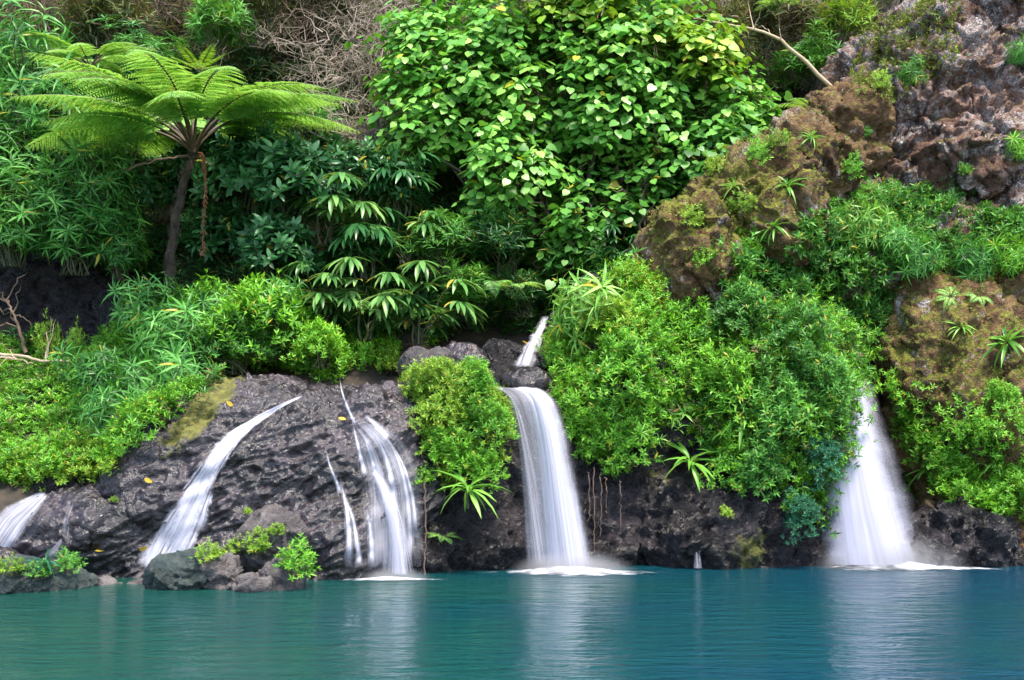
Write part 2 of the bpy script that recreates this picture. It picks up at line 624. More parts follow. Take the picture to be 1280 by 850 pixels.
# ground: one sheet, pool bed to the top of the hillside
gx = np.arange(-30, 30.01, 0.3)
gy = np.concatenate([np.arange(-30, 15, 3.0), np.arange(15, 46, 0.3), np.arange(46, 80, 2.0)])
X, Y = np.meshgrid(gx, gy)
prof_l = np.interp(Y, [-40, 20.4, 21.5, 25, 26.6, 29, 32, 36, 42, 80], [-2, -2, 1.3, 3.9, 4.5, 7.6, 12.0, 18, 25, 55])
Ym = Y - 4.0 * np.exp(-((X - 7.9) / 1.1) ** 4)
prof_m = np.interp(Ym, [-40, 22.8, 24.4, 25.4, 27.4, 29.4, 32, 36, 42, 80], [-2, -2, 3.3, 3.9, 5.0, 7.6, 12.0, 18, 25, 55])
w = sstep(-5.2, -3.2, X)
Z = prof_l * (1 - w) + prof_m * w
pp = np.stack([X.ravel(), Y.ravel(), Z.ravel()], -1)
Z = Z + (0.35 * fbm(pp * .5, 3) * sstep(21, 24, pp[:, 1])).reshape(Z.shape)
# hollow behind the left bank, under the canes
Z = Z - 2.6 * np.exp(-(((X + 10.6) / 1.5) ** 4) - ((Y - 28.3) / 1.6) ** 4)
ny, nx = X.shape
idx = np.arange(nx * ny).reshape(ny, nx)
fq = np.stack([idx[:-1, :-1], idx[:-1, 1:], idx[1:, 1:], idx[1:, :-1]], -1).reshape(-1)
g = Geo()
g.add(np.stack([X.ravel(), Y.ravel(), Z.ravel()], -1), fq, np.full((nx - 1) * (ny - 1), 4))
ground = tag(g.build('hillside', M['soil']), kind='structure', label='dark earth hillside rising behind the pool')
SURF['hill'] = ground

dome = rock('rock_outcrop', [
    (345, 640, 23.4, 3.5, 2.55, 2.75, 0), (150, 705, 22.4, 2.3, 1.8, 1.5, 0), (250, 650, 22.9, 2.1, 2.0, 1.7, -20), (470, 625, 23.5, 2.1, 2.15, 2.45, 0),
    (400, 690, 22.3, 1.9, 1.7, 1.6, 0), (455, 575, 22.9, 1.2, 1.5, 1.5, 10), (60, 735, 22.3, 1.4, 1.7, .9, 0)],
    M['wet_rock'], 'wide dark purple-grey wet rock outcrop with thin cascades running down it', 'rock', voxel=.036, blocky=.11, amp=.85, strata=-28,
    moss=msum(stain(286, 482, 23.0, .33, 1.0), stain(270, 505, 22.6, .36, 1.1), stain(254, 528, 22.3, .28, .9), stain(232, 552, 22.0, .28, .7)))
pillar = rock('rock_outcrop', [(585, 620, 23.6, 1.25, 1.75, 2.35, 0), (610, 680, 23.3, 1.2, 1.5, 1.3, 0), (560, 520, 23.6, 1.0, 1.3, 1.0, 0), (545, 690, 23.0, .8, 1.4, 1.2, 0)],
              M['dark_rock'], 'dark rock rib under yellow-green shrubs between the split cascade and main fall', 'rock', seed=4.0, voxel=.06,
              moss=near(560, 500, 23, .9, .6))
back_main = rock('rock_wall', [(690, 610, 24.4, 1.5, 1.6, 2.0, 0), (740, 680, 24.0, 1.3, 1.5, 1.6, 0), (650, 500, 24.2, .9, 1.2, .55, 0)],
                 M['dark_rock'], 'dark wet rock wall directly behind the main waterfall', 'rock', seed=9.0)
mass = rock('rock_wall', [
    (790, 560, 24.6, 1.75, 1.9, 2.6, 0), (960, 560, 24.4, 2.0, 2.05, 3.0, 0), (860, 660, 23.9, 2.2, 1.75, 1.7, 0), (975, 680, 23.7, 1.6, 1.5, 1.6, 0),
    (770, 420, 25.4, 1.3, 1.4, 1.0, 0), (900, 430, 25.2, 2.0, 1.6, 1.4, 0)],
    M['dark_rock'], 'broad dark rock wall under the leafy mass between the two big falls', 'rock', seed=14.0,
    moss=msum(near(820, 590, 22.4, .5, .5), near(940, 690, 22.1, .5, .7)))
knob = rock('mossy_boulder', [(868, 318, 24.7, 1.05, 1.3, 1.15, 0), (940, 262, 25.2, 1.35, 1.3, 1.2, -32), (1000, 210, 25.9, 1.1, 1.2, 1.0, -20), (840, 395, 24.8, .6, .9, .7, 0), (1055, 165, 27.0, 1.1, 1.2, 1.1, -15),
                              (890, 370, 24.9, 1.0, 1.1, .8, 0)],
            M['moss_rock'], 'big moss-topped brown boulder jutting left from the cliff above the leafy mass', 'rock', voxel=.055, seed=21.0, blocky=.24,
            moss=msum(near(930, 235, 24, 1.2, .5), near(860, 268, 23.8, .8, .5)))
cliff = rock('cliff', [
    (1180, 170, 28.6, 2.6, 2.3, 3.2, 0), (1110, 250, 28.2, 1.9, 1.9, 2.4, 15), (1105, 120, 28.8, 1.25, 1.6, 1.3, -25), (1290, 110, 28.6, 2.3, 2.4, 4.6, 0),
    (1290, 330, 27.4, 1.9, 2.0, 2.6, 0), (1180, 330, 27.4, 2.0, 1.7, 1.6, 0), (1060, 340, 26.8, 1.7, 1.6, 1.9, 0), (1220, 190, 27.4, 1.5, 1.5, 1.5, 0),
    (1230, 30, 29.0, 1.4, 1.8, 1.6, 0), (1100, 470, 28.0, 1.3, 1.2, 2.8, 0)],
    M['cliff'], 'tall reddish-brown cliff with white lichen patches at the upper right', 'cliff', voxel=.05, seed=31.0, blocky=.3, amp=1.2, fine=1.2,
    moss=msum(near(1140, 60, 27.5, 1.0, .6), near(1090, 150, 27, .8, .3)))
ribr = rock('mossy_cliff', [(1195, 500, 24.9, 1.55, 1.7, 2.45, 4), (1260, 560, 24.6, 1.6, 1.7, 2.6, 0), (1215, 665, 24.2, 1.45, 1.5, 1.1, 0), (1160, 430, 25.3, 1.0, 1.3, 1.4, 0),
                            (1300, 400, 25.5, 1.4, 1.5, 1.8, 0)],
            M['moss_rock'], 'olive and brown moss covered cliff face right of the right-hand fall', 'cliff', seed=41.0, blocky=.2,
            moss=msum(near(1180, 420, 23.6, 1.2, .35), near(1250, 520, 23, 1.0, .25)))
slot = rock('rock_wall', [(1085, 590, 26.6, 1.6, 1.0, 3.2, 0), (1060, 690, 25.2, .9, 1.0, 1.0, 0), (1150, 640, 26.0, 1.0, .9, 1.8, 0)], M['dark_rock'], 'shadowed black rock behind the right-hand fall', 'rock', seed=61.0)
foot = rock('wet_boulder', [(1215, 672, 23.0, .95, .8, .75, 15), (1165, 690, 22.9, .8, .7, .45, 0), (1250, 690, 22.8, .5, .5, .6, 0)],
            M['dark_rock'], 'shiny dark wet boulder at the foot of the mossy right-hand cliff', 'rock', voxel=.045, seed=45.0, amp=.55, blocky=.3)

rock('rock_wall', [(80, 405, 28.6, 2.3, .9, 1.7, 0), (0, 420, 28.2, 1.2, .9, 1.3, 0), (165, 415, 28.2, .8, .8, 1.2, 0)], M['dark_rock'], 'rock added at the back of the hollow under the canes, coloured black for its shade', 'rock', seed=71.0)  # added rock; its near-black colour stands in for the hollow's shade
# loose boulders: (px, py centre, D, rx, ry, rz, roll, material, label)
BOULDERS = [
    (232, 718, 19.9, .66, .55, .38, -14, 'green_boulder', 'grey-green algae covered boulder at the water below the left cascade'),
    (345, 682, 20.9, .72, .6, .6, -20, 'boulder', 'largest pale grey boulder with a light top at the foot of the outcrop'),
    (275, 720, 19.8, .42, .45, .33, 10, 'boulder', 'grey boulder wedged between the algae boulder and the low waterside stones'),
    (318, 730, 19.6, .36, .4, .2, 0, 'boulder', 'low flat grey stone at the waterline below the palest boulder'),
    (352, 722, 19.8, .36, .4, .28, 12, 'boulder', 'rounded purple-grey stone under the bright shrub at the waterline'),
    (101, 672, 20.9, .42, .4, .32, 0, 'wet_rock', 'dark rounded boulder perched on the lower left apron of the outcrop'),
    (30, 728, 19.7, .8, .6, .34, 0, 'green_boulder', 'mossy dark waterside boulder in the lower left corner'),
    (88, 728, 19.9, .42, .45, .28, 0, 'green_boulder', 'small mossy boulder capped with a leafy plant at the lower left water edge'),
    (-2, 706, 20.4, .35, .4, .22, 0, 'wet_rock', 'dark boulder below the small cascade at the left edge'),
    (20, 604, 22.6, .6, .5, .3, 5, 'dark_rock', 'dark brown rock slab above the small cascade at the left edge'),
    (92, 610, 22.2, .6, .5, .3, -10, 'dark_rock', 'dark rock under the bright ground cover right of the small left cascade'),
    (535, 458, 23.9, .52, .5, .32, -12, 'boulder', 'pale angular rock at the top of the outcrop beside the stream'),
    (588, 455, 24.3, .5, .45, .32, 15, 'wet_rock', 'dark angular rock just right of the pale rock above the main fall'),
    (628, 446, 24.9, .42, .45, .28, 0, 'dark_rock', 'reddish-black rock in the stream just below the upper cascade'),
    (612, 474, 24.1, .36, .4, .22, -8, 'wet_rock', 'small dark rock in the stream at the head of the main fall'),
    (660, 478, 23.4, .52, .5, .24, 0, 'wet_rock', 'smooth dark wet boulder at the lip of the main fall'),
    (716, 398, 25.4, .5, .45, .2, 0, 'boulder', 'flat brown rock above the stream beside the lance-leaved tuft'),
    (690, 455, 24.6, .4, .4, .25, 0, 'dark_rock', 'dark stone on the right bank of the stream above the fall'),
    (985, 250, 24.9, .3, .3, .36, 10, 'grey_cliff', 'white lichen covered rock knob in the shadowed recess beside the boulder'),
]
for i, (px, py, D, rx, ry, rz, ro, m, lab) in enumerate(BOULDERS):
    rock('boulder', [(px, py, D, rx, ry, rz, ro), (px + rx * 18, py + rz * 14, D + .1, rx * .7, ry * .8, rz * .7, ro)], M[m], lab, 'boulder',
         voxel=.035, amp=.4, seed=50 + i * 3.7, blocky=.3, smooth=3, fine=.5)
for k, (px, py, rx, ro) in enumerate([(130, 733, .2, 0), (150, 736, .14, 5), (172, 731, .24, -5)]):
    rock('stone', [(px, py, 20.2, rx, .2, .12, ro)], M['boulder'], 'small brown stone in the row at the waterline left of the left cascade', 'stone', voxel=.03,
         amp=.3, seed=120 + k * 5, smooth=2, fine=.4, group='small stones at the waterline')

# surface lookups --------------------------------------------------------------------------------------------
allV, allT, own = [], [], []
nv = 0
for lab, ob in SURF.items():
    me = ob.data
    me.calc_loop_triangles()
    t = np.empty(len(me.loop_triangles) * 3, np.int32)
    me.loop_triangles.foreach_get('vertices', t)
    V = verts_of(me)
    allV.append(V)
    allT.append(t.reshape(-1, 3) + nv)
    own += [lab] * (len(t) // 3)
    nv += len(V)
allV, allT, own = np.concatenate(allV), np.concatenate(allT), np.array(own)
BVH = BVHTree.FromPolygons([tuple(v) for v in allV], [tuple(map(int, t)) for t in allT])
TRI = allV[allT]
TC = TRI.mean(1)
TN = np.cross(TRI[:, 1] - TRI[:, 0], TRI[:, 2] - TRI[:, 0])
TA = np.linalg.norm(TN, axis=1) * .5
TN = norm(TN)
TPX = project(TC)
BIG = np.array([not SURF[k].name.startswith(('boulder', 'stone')) for k in SURF])
bigown = dict(zip(SURF.keys(), BIG))
selt = np.array([bigown[k] for k in own])
BVH_BIG = BVHTree.FromPolygons([tuple(v) for v in allV], [tuple(map(int, t)) for t in allT[selt]])
CAM = Vector((0, 0, CH))


def hit(px, py, tree=None):
    d = Vector(P(px, py, 1.0)) - CAM
    loc, n, i, dist = (tree or BVH).ray_cast(CAM, d.normalized())
    return (np.array(loc), np.array(n)) if loc else (P(px, py, 30), np.array([0, -1, 0]))


def inside(pts, poly):
    x, y = pts[:, 0], pts[:, 1]
    r = np.zeros(len(pts), bool)
    j = len(poly) - 1
    for i in range(len(poly)):
        xi, yi = poly[i]
        xj, yj = poly[j]
        c = ((yi > y) != (yj > y)) & (x < (xj - xi) * (y - yi) / (yj - yi + 1e-9) + xi)
        r ^= c
        j = i
    return r


def sample(poly, density, tol=1.6, facing=0.55, owners=None):
    m = inside(TPX, poly) & (TN[:, 1] < facing) & (TC[:, 1] < 46) & (TC[:, 2] > 0.05)
    if owners:
        m &= np.isin(own, owners)
    ids = np.where(m)[0]
    if len(ids) == 0:
        return np.zeros((0, 3)), np.zeros((0, 3))
    a = TA[ids]
    n = int(a.sum() * density)
    ch = rng.choice(ids, n, p=a / a.sum())
    u, v = rng.random((2, n, 1))
    s = np.sqrt(u)
    t = TRI[ch]
    p = t[:, 0] * (1 - s) + t[:, 1] * s * (1 - v) + t[:, 2] * s * v
    keep = np.ones(n, bool)
    for k in range(n):
        d = Vector(p[k]) - CAM
        L = d.length
        loc, _, _, dist = BVH.ray_cast(CAM, d / L)
        if loc is not None and dist < L - tol:
            keep[k] = False
    return p[keep], TN[ch][keep]


# ------------------------------------------------------------------ POOL
def water_mat():
    t = NT('pool_water')
    geo = t.n('ShaderNodeNewGeometry')
    mp = t.n('ShaderNodeMapping')
    mp.inputs['Scale'].default_value = (.45, 1.0, 1)
    t.l(geo.outputs['Position'], mp.inputs[0])
    big = t.noise(.22, 3, .5, mp.outputs[0])
    sp = t.n('ShaderNodeSeparateXYZ')
    t.l(geo.outputs['Position'], sp.inputs[0])
    f = t.math('ADD', t.math('MULTIPLY', sp.outputs[0], .045), big)
    c = t.ramp(f, [(.2, (.006, .046, .036)), (.5, (.003, .040, .044)), (.8, (.003, .033, .057))])
    b = t.n('ShaderNodeBsdfPrincipled', Roughness=.12, IOR=1.33)
    t.l(c, b.inputs['Base Color'])
    mp2 = t.n('ShaderNodeMapping')
    mp2.inputs['Scale'].default_value = (1.3, 4.2, 1)
    t.l(geo.outputs['Position'], mp2.inputs[0])
    n1 = t.noise(1.0, 4, .55, mp2.outputs[0], .6)
    n2 = t.noise(4.5, 3, .5, mp2.outputs[0])
    h = t.math('ADD', n1, t.math('MULTIPLY', n2, .10))
    bp = t.n('ShaderNodeBump', Strength=.6, Distance=.14)
    calm = t.noise(.35, 3, .5, mp.outputs[0], .8)
    t.l(t.ramp(calm, [(.35, .22), (.65, .8)]), bp.inputs['Strength'])
    t.l(h, bp.inputs['Height']).l(bp.outputs[0], b.inputs['Normal'])
    t.l(b.outputs[0], t.out.inputs[0])
    return t.m


xs = np.linspace(-40, 40, 3)
g = Geo()
g.add([(-40, -30, 0), (40, -30, 0), (40, 27, 0), (-40, 27, 0)], [0, 1, 2, 3], [4])
tag(g.build('water', water_mat()), kind='structure', label='still teal pool below the waterfalls')

# ------------------------------------------------------------------ FALLING WATER
def fall_mat(name, su, sv, lo, hi, edge=.22, dens=1.0, fade_top=0.0, fade_bot=0.0, left_fade=None, seed=0.0, col=(.66, .65, .74), wob=.14):
    """silky streaks: u across, v along the flow"""
    t = NT(name)
    uv = t.n('ShaderNodeUVMap')
    sp = t.n('ShaderNodeSeparateXYZ')
    t.l(uv.outputs[0], sp.inputs[0])
    u, v = sp.outputs[0], sp.outputs[1]
    mp = t.n('ShaderNodeMapping')
    mp.inputs['Scale'].default_value = (su, sv, 1)
    mp.inputs['Location'].default_value = (seed, seed * 1.7, seed)
    t.l(uv.outputs[0], mp.inputs[0])
    n1 = t.noise(1.0, 5, .62, mp.outputs[0], .45)
    mp2 = t.n('ShaderNodeMapping')
    mp2.inputs['Scale'].default_value = (su * 3.1, sv * 1.2, 1)
    mp2.inputs['Location'].default_value = (seed * 2, 0, seed)
    t.l(uv.outputs[0], mp2.inputs[0])
    n2 = t.noise(1.0, 4, .6, mp2.outputs[0])
    n = t.math('ADD', t.math('MULTIPLY', n1, .65), t.math('MULTIPLY', n2, .35))
    a = t.ramp(n, [(lo, 0.0), (hi, 1.0)])
    mp3 = t.n('ShaderNodeMapping')
    mp3.inputs['Scale'].default_value = (1.5, 4 + 6 * wob, 1)
    mp3.inputs['Location'].default_value = (seed, seed * .7, seed)
    t.l(uv.outputs[0], mp3.inputs[0])
    n3 = t.noise(1.0, 4, .65, mp3.outputs[0], .3)
    u = t.math('ADD', u, t.math('MULTIPLY', t.math('SUBTRACT', n3, .5), wob * 2))

    def ss(x, e0, e1):
        nd = t.n('ShaderNodeMapRange', interpolation_type='SMOOTHSTEP')
        nd.inputs[1].default_value, nd.inputs[2].default_value = e0, e1
        t.l(x, nd.inputs[0])
        return nd.outputs[0]
    a = t.math('MULTIPLY', a, ss(u, 0.0, left_fade or edge))
    a = t.math('MULTIPLY', a, ss(u, 1.0, 1 - edge))
    if fade_top:
        a = t.math('MULTIPLY', a, ss(v, 0.0, fade_top))
    if fade_bot:
        a = t.math('MULTIPLY', a, ss(v, 1.0, 1 - fade_bot))
    a = t.math('MULTIPLY', a, dens)
    d = t.n('ShaderNodeBsdfPrincipled', Roughness=.55)
    d.inputs['Base Color'].default_value = (*col, 1)
    tl = t.n('ShaderNodeBsdfTranslucent')
    tl.inputs[0].default_value = (*col, 1)
    m0 = t.n('ShaderNodeMixShader')
    m0.inputs[0].default_value = .35
    t.l(d.outputs[0], m0.inputs[1]).l(tl.outputs[0], m0.inputs[2])
    tp = t.n('ShaderNodeBsdfTransparent')
    mx = t.n('ShaderNodeMixShader')
    t.l(a, mx.inputs[0]).l(tp.outputs[0], mx.inputs[1]).l(m0.outputs[0], mx.inputs[2]).l(mx.outputs[0], t.out.inputs[0])
    return t.m


def grid_mesh(name, G, mat, parent):
    """G: (rows along the flow, columns across, 3)"""
    nr, nc, _ = G.shape
    idx = np.arange(nr * nc).reshape(nr, nc)
    fq = np.stack([idx[:-1, :-1], idx[1:, :-1], idx[1:, 1:], idx[:-1, 1:]], -1).reshape(-1)
    g = Geo()
    g.add(G.reshape(-1, 3), fq, np.full((nr - 1) * (nc - 1), 4))
    o = g.build(name, mat, parent)
    ul = o.data.uv_layers.new(name='UVMap')
    vv, uu = np.meshgrid(np.linspace(0, 1, nr), np.linspace(0, 1, nc), indexing='ij')
    UV = np.stack([uu.ravel(), vv.ravel()], -1)[fq]
    ul.data.foreach_set('uv', UV.astype(np.float32).ravel())
    return o


def spline(pts, n):
    pts = np.asarray(pts, float)
    t = np.linspace(0, len(pts) - 1, n)
    i = np.clip(t.astype(int), 0, len(pts) - 2)
    f = (t - i)[:, None]
    p0, p1, p2, p3 = pts[np.maximum(i - 1, 0)], pts[i], pts[i + 1], pts[np.minimum(i + 2, len(pts) - 1)]
    return .5 * (2 * p1 + (p2 - p0) * f + (2 * p0 - 5 * p1 + 4 * p2 - p3) * f * f + (3 * p1 - p0 - 3 * p2 + p3) * f ** 3)


def on_rock(path, nr, nc, lift=.05, smooth=3):
    """film of water following the rock; path rows: px, py, half width px"""
    S = spline(path, nr)
    d = norm(np.gradient(S[:, :2], axis=0))
    G = np.zeros((nr, nc, 3))
    for i in range(nr):
        for j in range(nc):
            u = (j / (nc - 1) * 2 - 1) * S[i, 2]
            q = S[i, :2] + np.array([d[i, 1], -d[i, 0]]) * (-u)
            p, n = hit(*q, BVH_BIG)
            G[i, j] = p
    D = G[..., 1]
    med = np.array([np.median(D[max(0, i - 2):i + 3]) for i in range(nr)])
    for i in range(nr):                     # rays that slip past the rock keep the depth of the flow
        for j in range(nc):
            if abs(D[i, j] - med[i]) > .7:
                pr = project(G[i, j])
                G[i, j] = P(pr[0], pr[1], med[i])
    for _ in range(smooth):
        H = G.copy()
        H[1:-1] = (G[:-2] + 2 * G[1:-1] + G[2:]) / 4
        G = H.copy()
        G[:, 1:-1] = (H[:, :-2] + 2 * H[:, 1:-1] + H[:, 2:]) / 4
    toward = norm(np.array([0, 0, CH]) - G)
    return G + toward * lift + np.array([0, 0, lift * .5])


def free_fall(rows, nr, nc, bulge=.2, off=0.0):
    """rows: px left, px right, py, D -> curved sheet bulging towards the pool"""
    S = spline(rows, nr)
    G = np.zeros((nr, nc, 3))
    for j in range(nc):
        u = j / (nc - 1)
        for i in range(nr):
            G[i, j] = P(S[i, 0] + (S[i, 1] - S[i, 0]) * u, S[i, 2], S[i, 3] - bulge * math.sin(math.pi * u) + off)
    return G


def foam(name, cpx, D, rx, ry, h, parent, mat, peak=(0, 0)):
    """low mound of white water lying on the pool"""
    nr, na = 14, 48
    G = np.zeros((nr, na + 1, 3))
    c = P(cpx, HZ + F * CH / D, D)
    for i in range(nr):
        r = i / (nr - 1)
        for j in range(na + 1):
            a = j / na * 2 * math.pi
            wob = 1 + .12 * math.sin(3 * a + cpx) + .08 * math.sin(7 * a)
            x, y = r * rx * wob * math.cos(a), r * ry * wob * math.sin(a)
            dx, dy = (x - peak[0]) / rx, (y - peak[1]) / ry
            z = h * math.exp(-5 * (dx * dx + dy * dy)) + .012
            G[i, j] = (c[0] + x, c[1] + y, z * (1 - r ** 6) + .006)
    q = G.reshape(-1, 3)
    q[:, 2] += .05 * h * fbm(q * 5, 3)
    q[:, 2] = np.maximum(q[:, 2], .005)
    return grid_mesh(name, q.reshape(G.shape), mat, parent)


def foam_mat(name, seed):
    t = NT(name)
    uv = t.n('ShaderNodeUVMap')
    sp = t.n('ShaderNodeSeparateXYZ')
    t.l(uv.outputs[0], sp.inputs[0])
    geo = t.n('ShaderNodeNewGeometry')
    mp = t.n('ShaderNodeMapping')
    mp.inputs['Scale'].default_value = (1.5, 2.6, 1)
    mp.inputs['Location'].default_value = (seed, 0, 0)
    t.l(geo.outputs['Position'], mp.inputs[0])
    n = t.noise(1.6, 5, .6, mp.outputs[0])
    r = t.math('ADD', sp.outputs[1], t.math('MULTIPLY', t.math('SUBTRACT', n, .5), 1.7))
    a = t.ramp(r, [(.0, .95), (.8, 0.0)])
    d = t.n('ShaderNodeBsdfPrincipled', Roughness=.7)
    d.inputs['Base Color'].default_value = (.8, .8, .86, 1)
    tp = t.n('ShaderNodeBsdfTransparent')
    mx = t.n('ShaderNodeMixShader')
    t.l(a, mx.inputs[0]).l(tp.outputs[0], mx.inputs[1]).l(d.outputs[0], mx.inputs[2]).l(mx.outputs[0], t.out.inputs[0])
    return t.m


def mist_mat(name, dens):
    t = NT(name)
    tc = t.n('ShaderNodeTexCoord')
    ln = t.n('ShaderNodeVectorMath', operation='LENGTH')
    t.l(tc.outputs['Object'], ln.inputs[0])
    f = t.math('SUBTRACT', 1.0, ln.outputs['Value'])
    f = t.math('MAXIMUM', f, 0.0)
    f = t.math('MULTIPLY', t.math('MULTIPLY', f, f), dens)
    v = t.n('ShaderNodeVolumePrincipled')
    v.inputs['Color'].default_value = (.93, .93, .97, 1)
    v.inputs['Anisotropy'].default_value = .1
    t.l(f, v.inputs['Density']).l(v.outputs[0], t.out.inputs['Volume'])
    return t.m


MIST = mist_mat('spray', 9.0)


def loc_of(G):
    return tuple(G[-1, G.shape[1] // 2])


W1 = fall_mat('silk_dense', 6, .6, .32, .6, .22, .9, .12)
W2 = fall_mat('silk_thin', 9, .8, .42, .66, .2, .75, .06, .05, seed=3.0)
W3 = fall_mat('silk_veil', 4, .4, .3, .7, .3, .55, .1, .1, seed=7.0)
W4 = fall_mat('cascade_rough', 8, 3.5, .38, .54, .2, .95, .05, .06, seed=5.0, wob=.4)
W5 = fall_mat('trickle', 5, 1.6, .46, .7, .35, .6, .15, .1, seed=9.0)
W6 = fall_mat('soft_fall', 3.5, .35, .24, .62, .24, .82, .1, 0, seed=12.0, col=(.58, .57, .68))


def fall(name, label, sheets, foams=(), cat='waterfall', mist=None):
    """sheets: (G, mat, part name)"""
    e = thing(name, label, cat, (0, 0, 0))
    G0 = sheets[0][0]
    base = np.array(loc_of(G0))
    e.location = base
    for G, m, nm in sheets:
        o = grid_mesh(nm, G - base, m, e)
    for f in foams:
        o = foam('foam', *f[:5], e, *f[5:])
        o.location = -base
    if mist:
        px, D, rx, ry, rz = mist
        g = Geo()
        V, lo, to = ICO
        g.add(V, lo, to)
        o = g.build('spray', MIST, e)
        c = P(px, HZ + F * CH / D, D)
        o.location = c - base
        o.scale = (rx, ry, rz)
    return e


W11 = fall_mat('stream_white', 4, 2.0, .3, .56, .35, .92, .2, .15, seed=41.0, wob=.4)
# upper stream and the main fall
fall('stream_cascade', 'small white cascade dropping between dark boulders at the head of the stream', [
    (free_fall([(677, 689, 394, 26.0), (667, 683, 412, 25.3), (654, 676, 432, 24.7), (638, 672, 462, 24.2)], 24, 9, .12), W11, 'water_sheet')], cat='cascade')
lip = [(600, 640, 468, 24.5), (612, 668, 482, 23.2), (632, 688, 494, 22.35), (641, 702, 520, 22.05), (648, 715, 570, 21.9), (653, 730, 640, 21.82), (657, 745, 712, 21.8)]
A = lambda dl, dr, dd: [(a + dl, b + dr, c, d + dd) for a, b, c, d in lip]
fall('main_waterfall', 'broad silky white waterfall pouring over the lip at the centre with a wide foam base', [
    (free_fall(A(18, 0, 0), 60, 17, .22), W1, 'water_sheet'), (free_fall(A(28, -8, -.12), 60, 17, .2), W1, 'water_sheet'),
    (free_fall(A(-4, 4, .12), 60, 17, .2), W3, 'water_veil'), (free_fall(A(2, -50, .05), 60, 9, .1), W2, 'water_veil')],
    [(722, 21.45, 1.75, .42, .12, foam_mat('foam_main', 1.0), (-.2, .1))], mist=(716, 21.55, 1.35, .5, .5))
# fix: right fall
rf = [(1044, 1084, 470, 24.2), (1030, 1094, 510, 23.3), (1024, 1112, 560, 22.9), (1022, 1133, 620, 22.65), (1024, 1152, 670, 22.5), (1026, 1166, 706, 22.4)]
B = lambda dl, dr, dd: [(a + dl, b + dr, c, d + dd) for a, b, c, d in rf]
fall('right_waterfall', 'tall soft waterfall fanning out from the dark slot in the right-hand cliff', [
    (free_fall(B(0, 0, 0), 60, 17, .3), W6, 'water_sheet'), (free_fall(B(10, -14, -.12), 60, 17, .28), W6, 'water_sheet'),
    (free_fall(B(-6, 8, .15), 60, 13, .2), W3, 'water_veil')],
    [(1140, 22.15, 1.95, .42, .14, foam_mat('foam_right', 6.0), (-.4, .1))], mist=(1115, 22.25, 1.7, .55, .75))
# the slide on the left of the outcrop
W9 = fall_mat('slide_core', 6, 2.0, .3, .54, .3, .85, .1, .12, seed=27.0, wob=.45)
fall('cascade', 'white cascade sliding down the left side of the wet outcrop in a widening ribbon', [
    (on_rock([(380, 496, 1.5), (346, 512, 3), (318, 530, 6), (286, 556, 11), (268, 580, 14), (250, 615, 19), (233, 650, 28), (212, 690, 33), (194, 722, 30)], 70, 17, .07), W4, 'water_sheet'),
    (on_rock([(330, 522, 5), (285, 558, 9), (262, 590, 11), (244, 625, 15), (228, 662, 20), (212, 690, 26)], 50, 9, .10), W9, 'water_sheet')], cat='cascade')
fall('cascade', 'small white cascade at the left edge running between dark rocks into the pool', [
    (on_rock([(58, 618, 5), (38, 635, 13), (14, 655, 22), (-4, 682, 22)], 30, 9, .08), W1, 'water_sheet'),
    (on_rock([(18, 694, 6), (30, 704, 9), (44, 714, 11)], 14, 6, .09), W5, 'water_sheet')], cat='cascade')
# split fall, centre left
W7 = fall_mat('strands', 6, .5, .44, .66, .28, .8, .12, .06, seed=15.0)
W8 = fall_mat('strand_veil', 7, .5, .38, .62, .35, .65, .2, .1, seed=21.0)
W10 = fall_mat('fine_strand', 3, 1.2, .36, .6, .45, .85, .4, .2, seed=33.0, wob=.3)
def strand(path, hw, lift=.12):
    n = len(path)
    return (on_rock([(x, y, hw * (.35 + .75 * i / (n - 1))) for i, (x, y) in enumerate(path)], 50, 9, lift, 5), W10, 'water_strand')


fall('split_cascade', 'split cascade of several thin white strands over the steep centre of the outcrop', [
    strand([(440, 528), (446, 555), (452, 580), (457, 600)], 5), strand([(452, 540), (462, 570), (468, 590), (472, 610)], 5),
    strand([(464, 538), (480, 570), (490, 610), (494, 650)], 7), strand([(474, 540), (496, 575), (508, 620), (512, 665), (512, 714)], 7),
    strand([(425, 470), (427, 490), (436, 515), (446, 536)], 3, .07), strand([(455, 520), (470, 534), (486, 552)], 8, .07),
    strand([(484, 550), (504, 585), (516, 630), (520, 680)], 5), strand([(458, 640), (463, 670), (465, 716)], 6, .16),
    (on_rock([(440, 528, 10), (470, 560, 34), (488, 610, 42), (490, 660, 42), (492, 718, 42)], 60, 21, .1, 8), W8, 'water_veil'),
    (free_fall([(459, 469, 588, 21.6), (467, 485, 603, 21.3), (475, 501, 635, 21.0), (479, 511, 675, 20.9), (476, 520, 718, 20.85)], 50, 13, .12), W2, 'water_jet'),
    (free_fall([(460, 468, 588, 21.55), (469, 482, 603, 21.22), (479, 497, 635, 20.92), (486, 505, 675, 20.82), (488, 511, 718, 20.78)], 50, 9, .08), W6, 'water_jet'),
    strand([(406, 560), (412, 585), (420, 605), (426, 622)], 4), strand([(424, 600), (432, 635), (436, 670), (436, 716)], 7, .16), strand([(428, 620), (440, 650), (447, 690), (449, 716)], 6, .16)],
    [(485, 20.55, 1.1, .18, .05, foam_mat('foam_split', 3.0))], cat='waterfall', mist=(492, 20.7, .8, .3, .25))
fall('trickle', 'thin trickle beside the dark perched boulder on the lower left apron', [
    (on_rock([(92, 628, 3), (84, 650, 5), (78, 680, 9), (60, 702, 14)], 24, 6, .06), W5, 'water_film')], cat='trickle')
fall('trickle', 'short thin trickle falling from the rock foot left of the right-hand fall', [
    (free_fall([(868, 874, 672, 22.1), (868, 875, 690, 22.0), (867, 878, 711, 21.95)], 14, 5, .03), W2, 'water_strand')], cat='trickle')

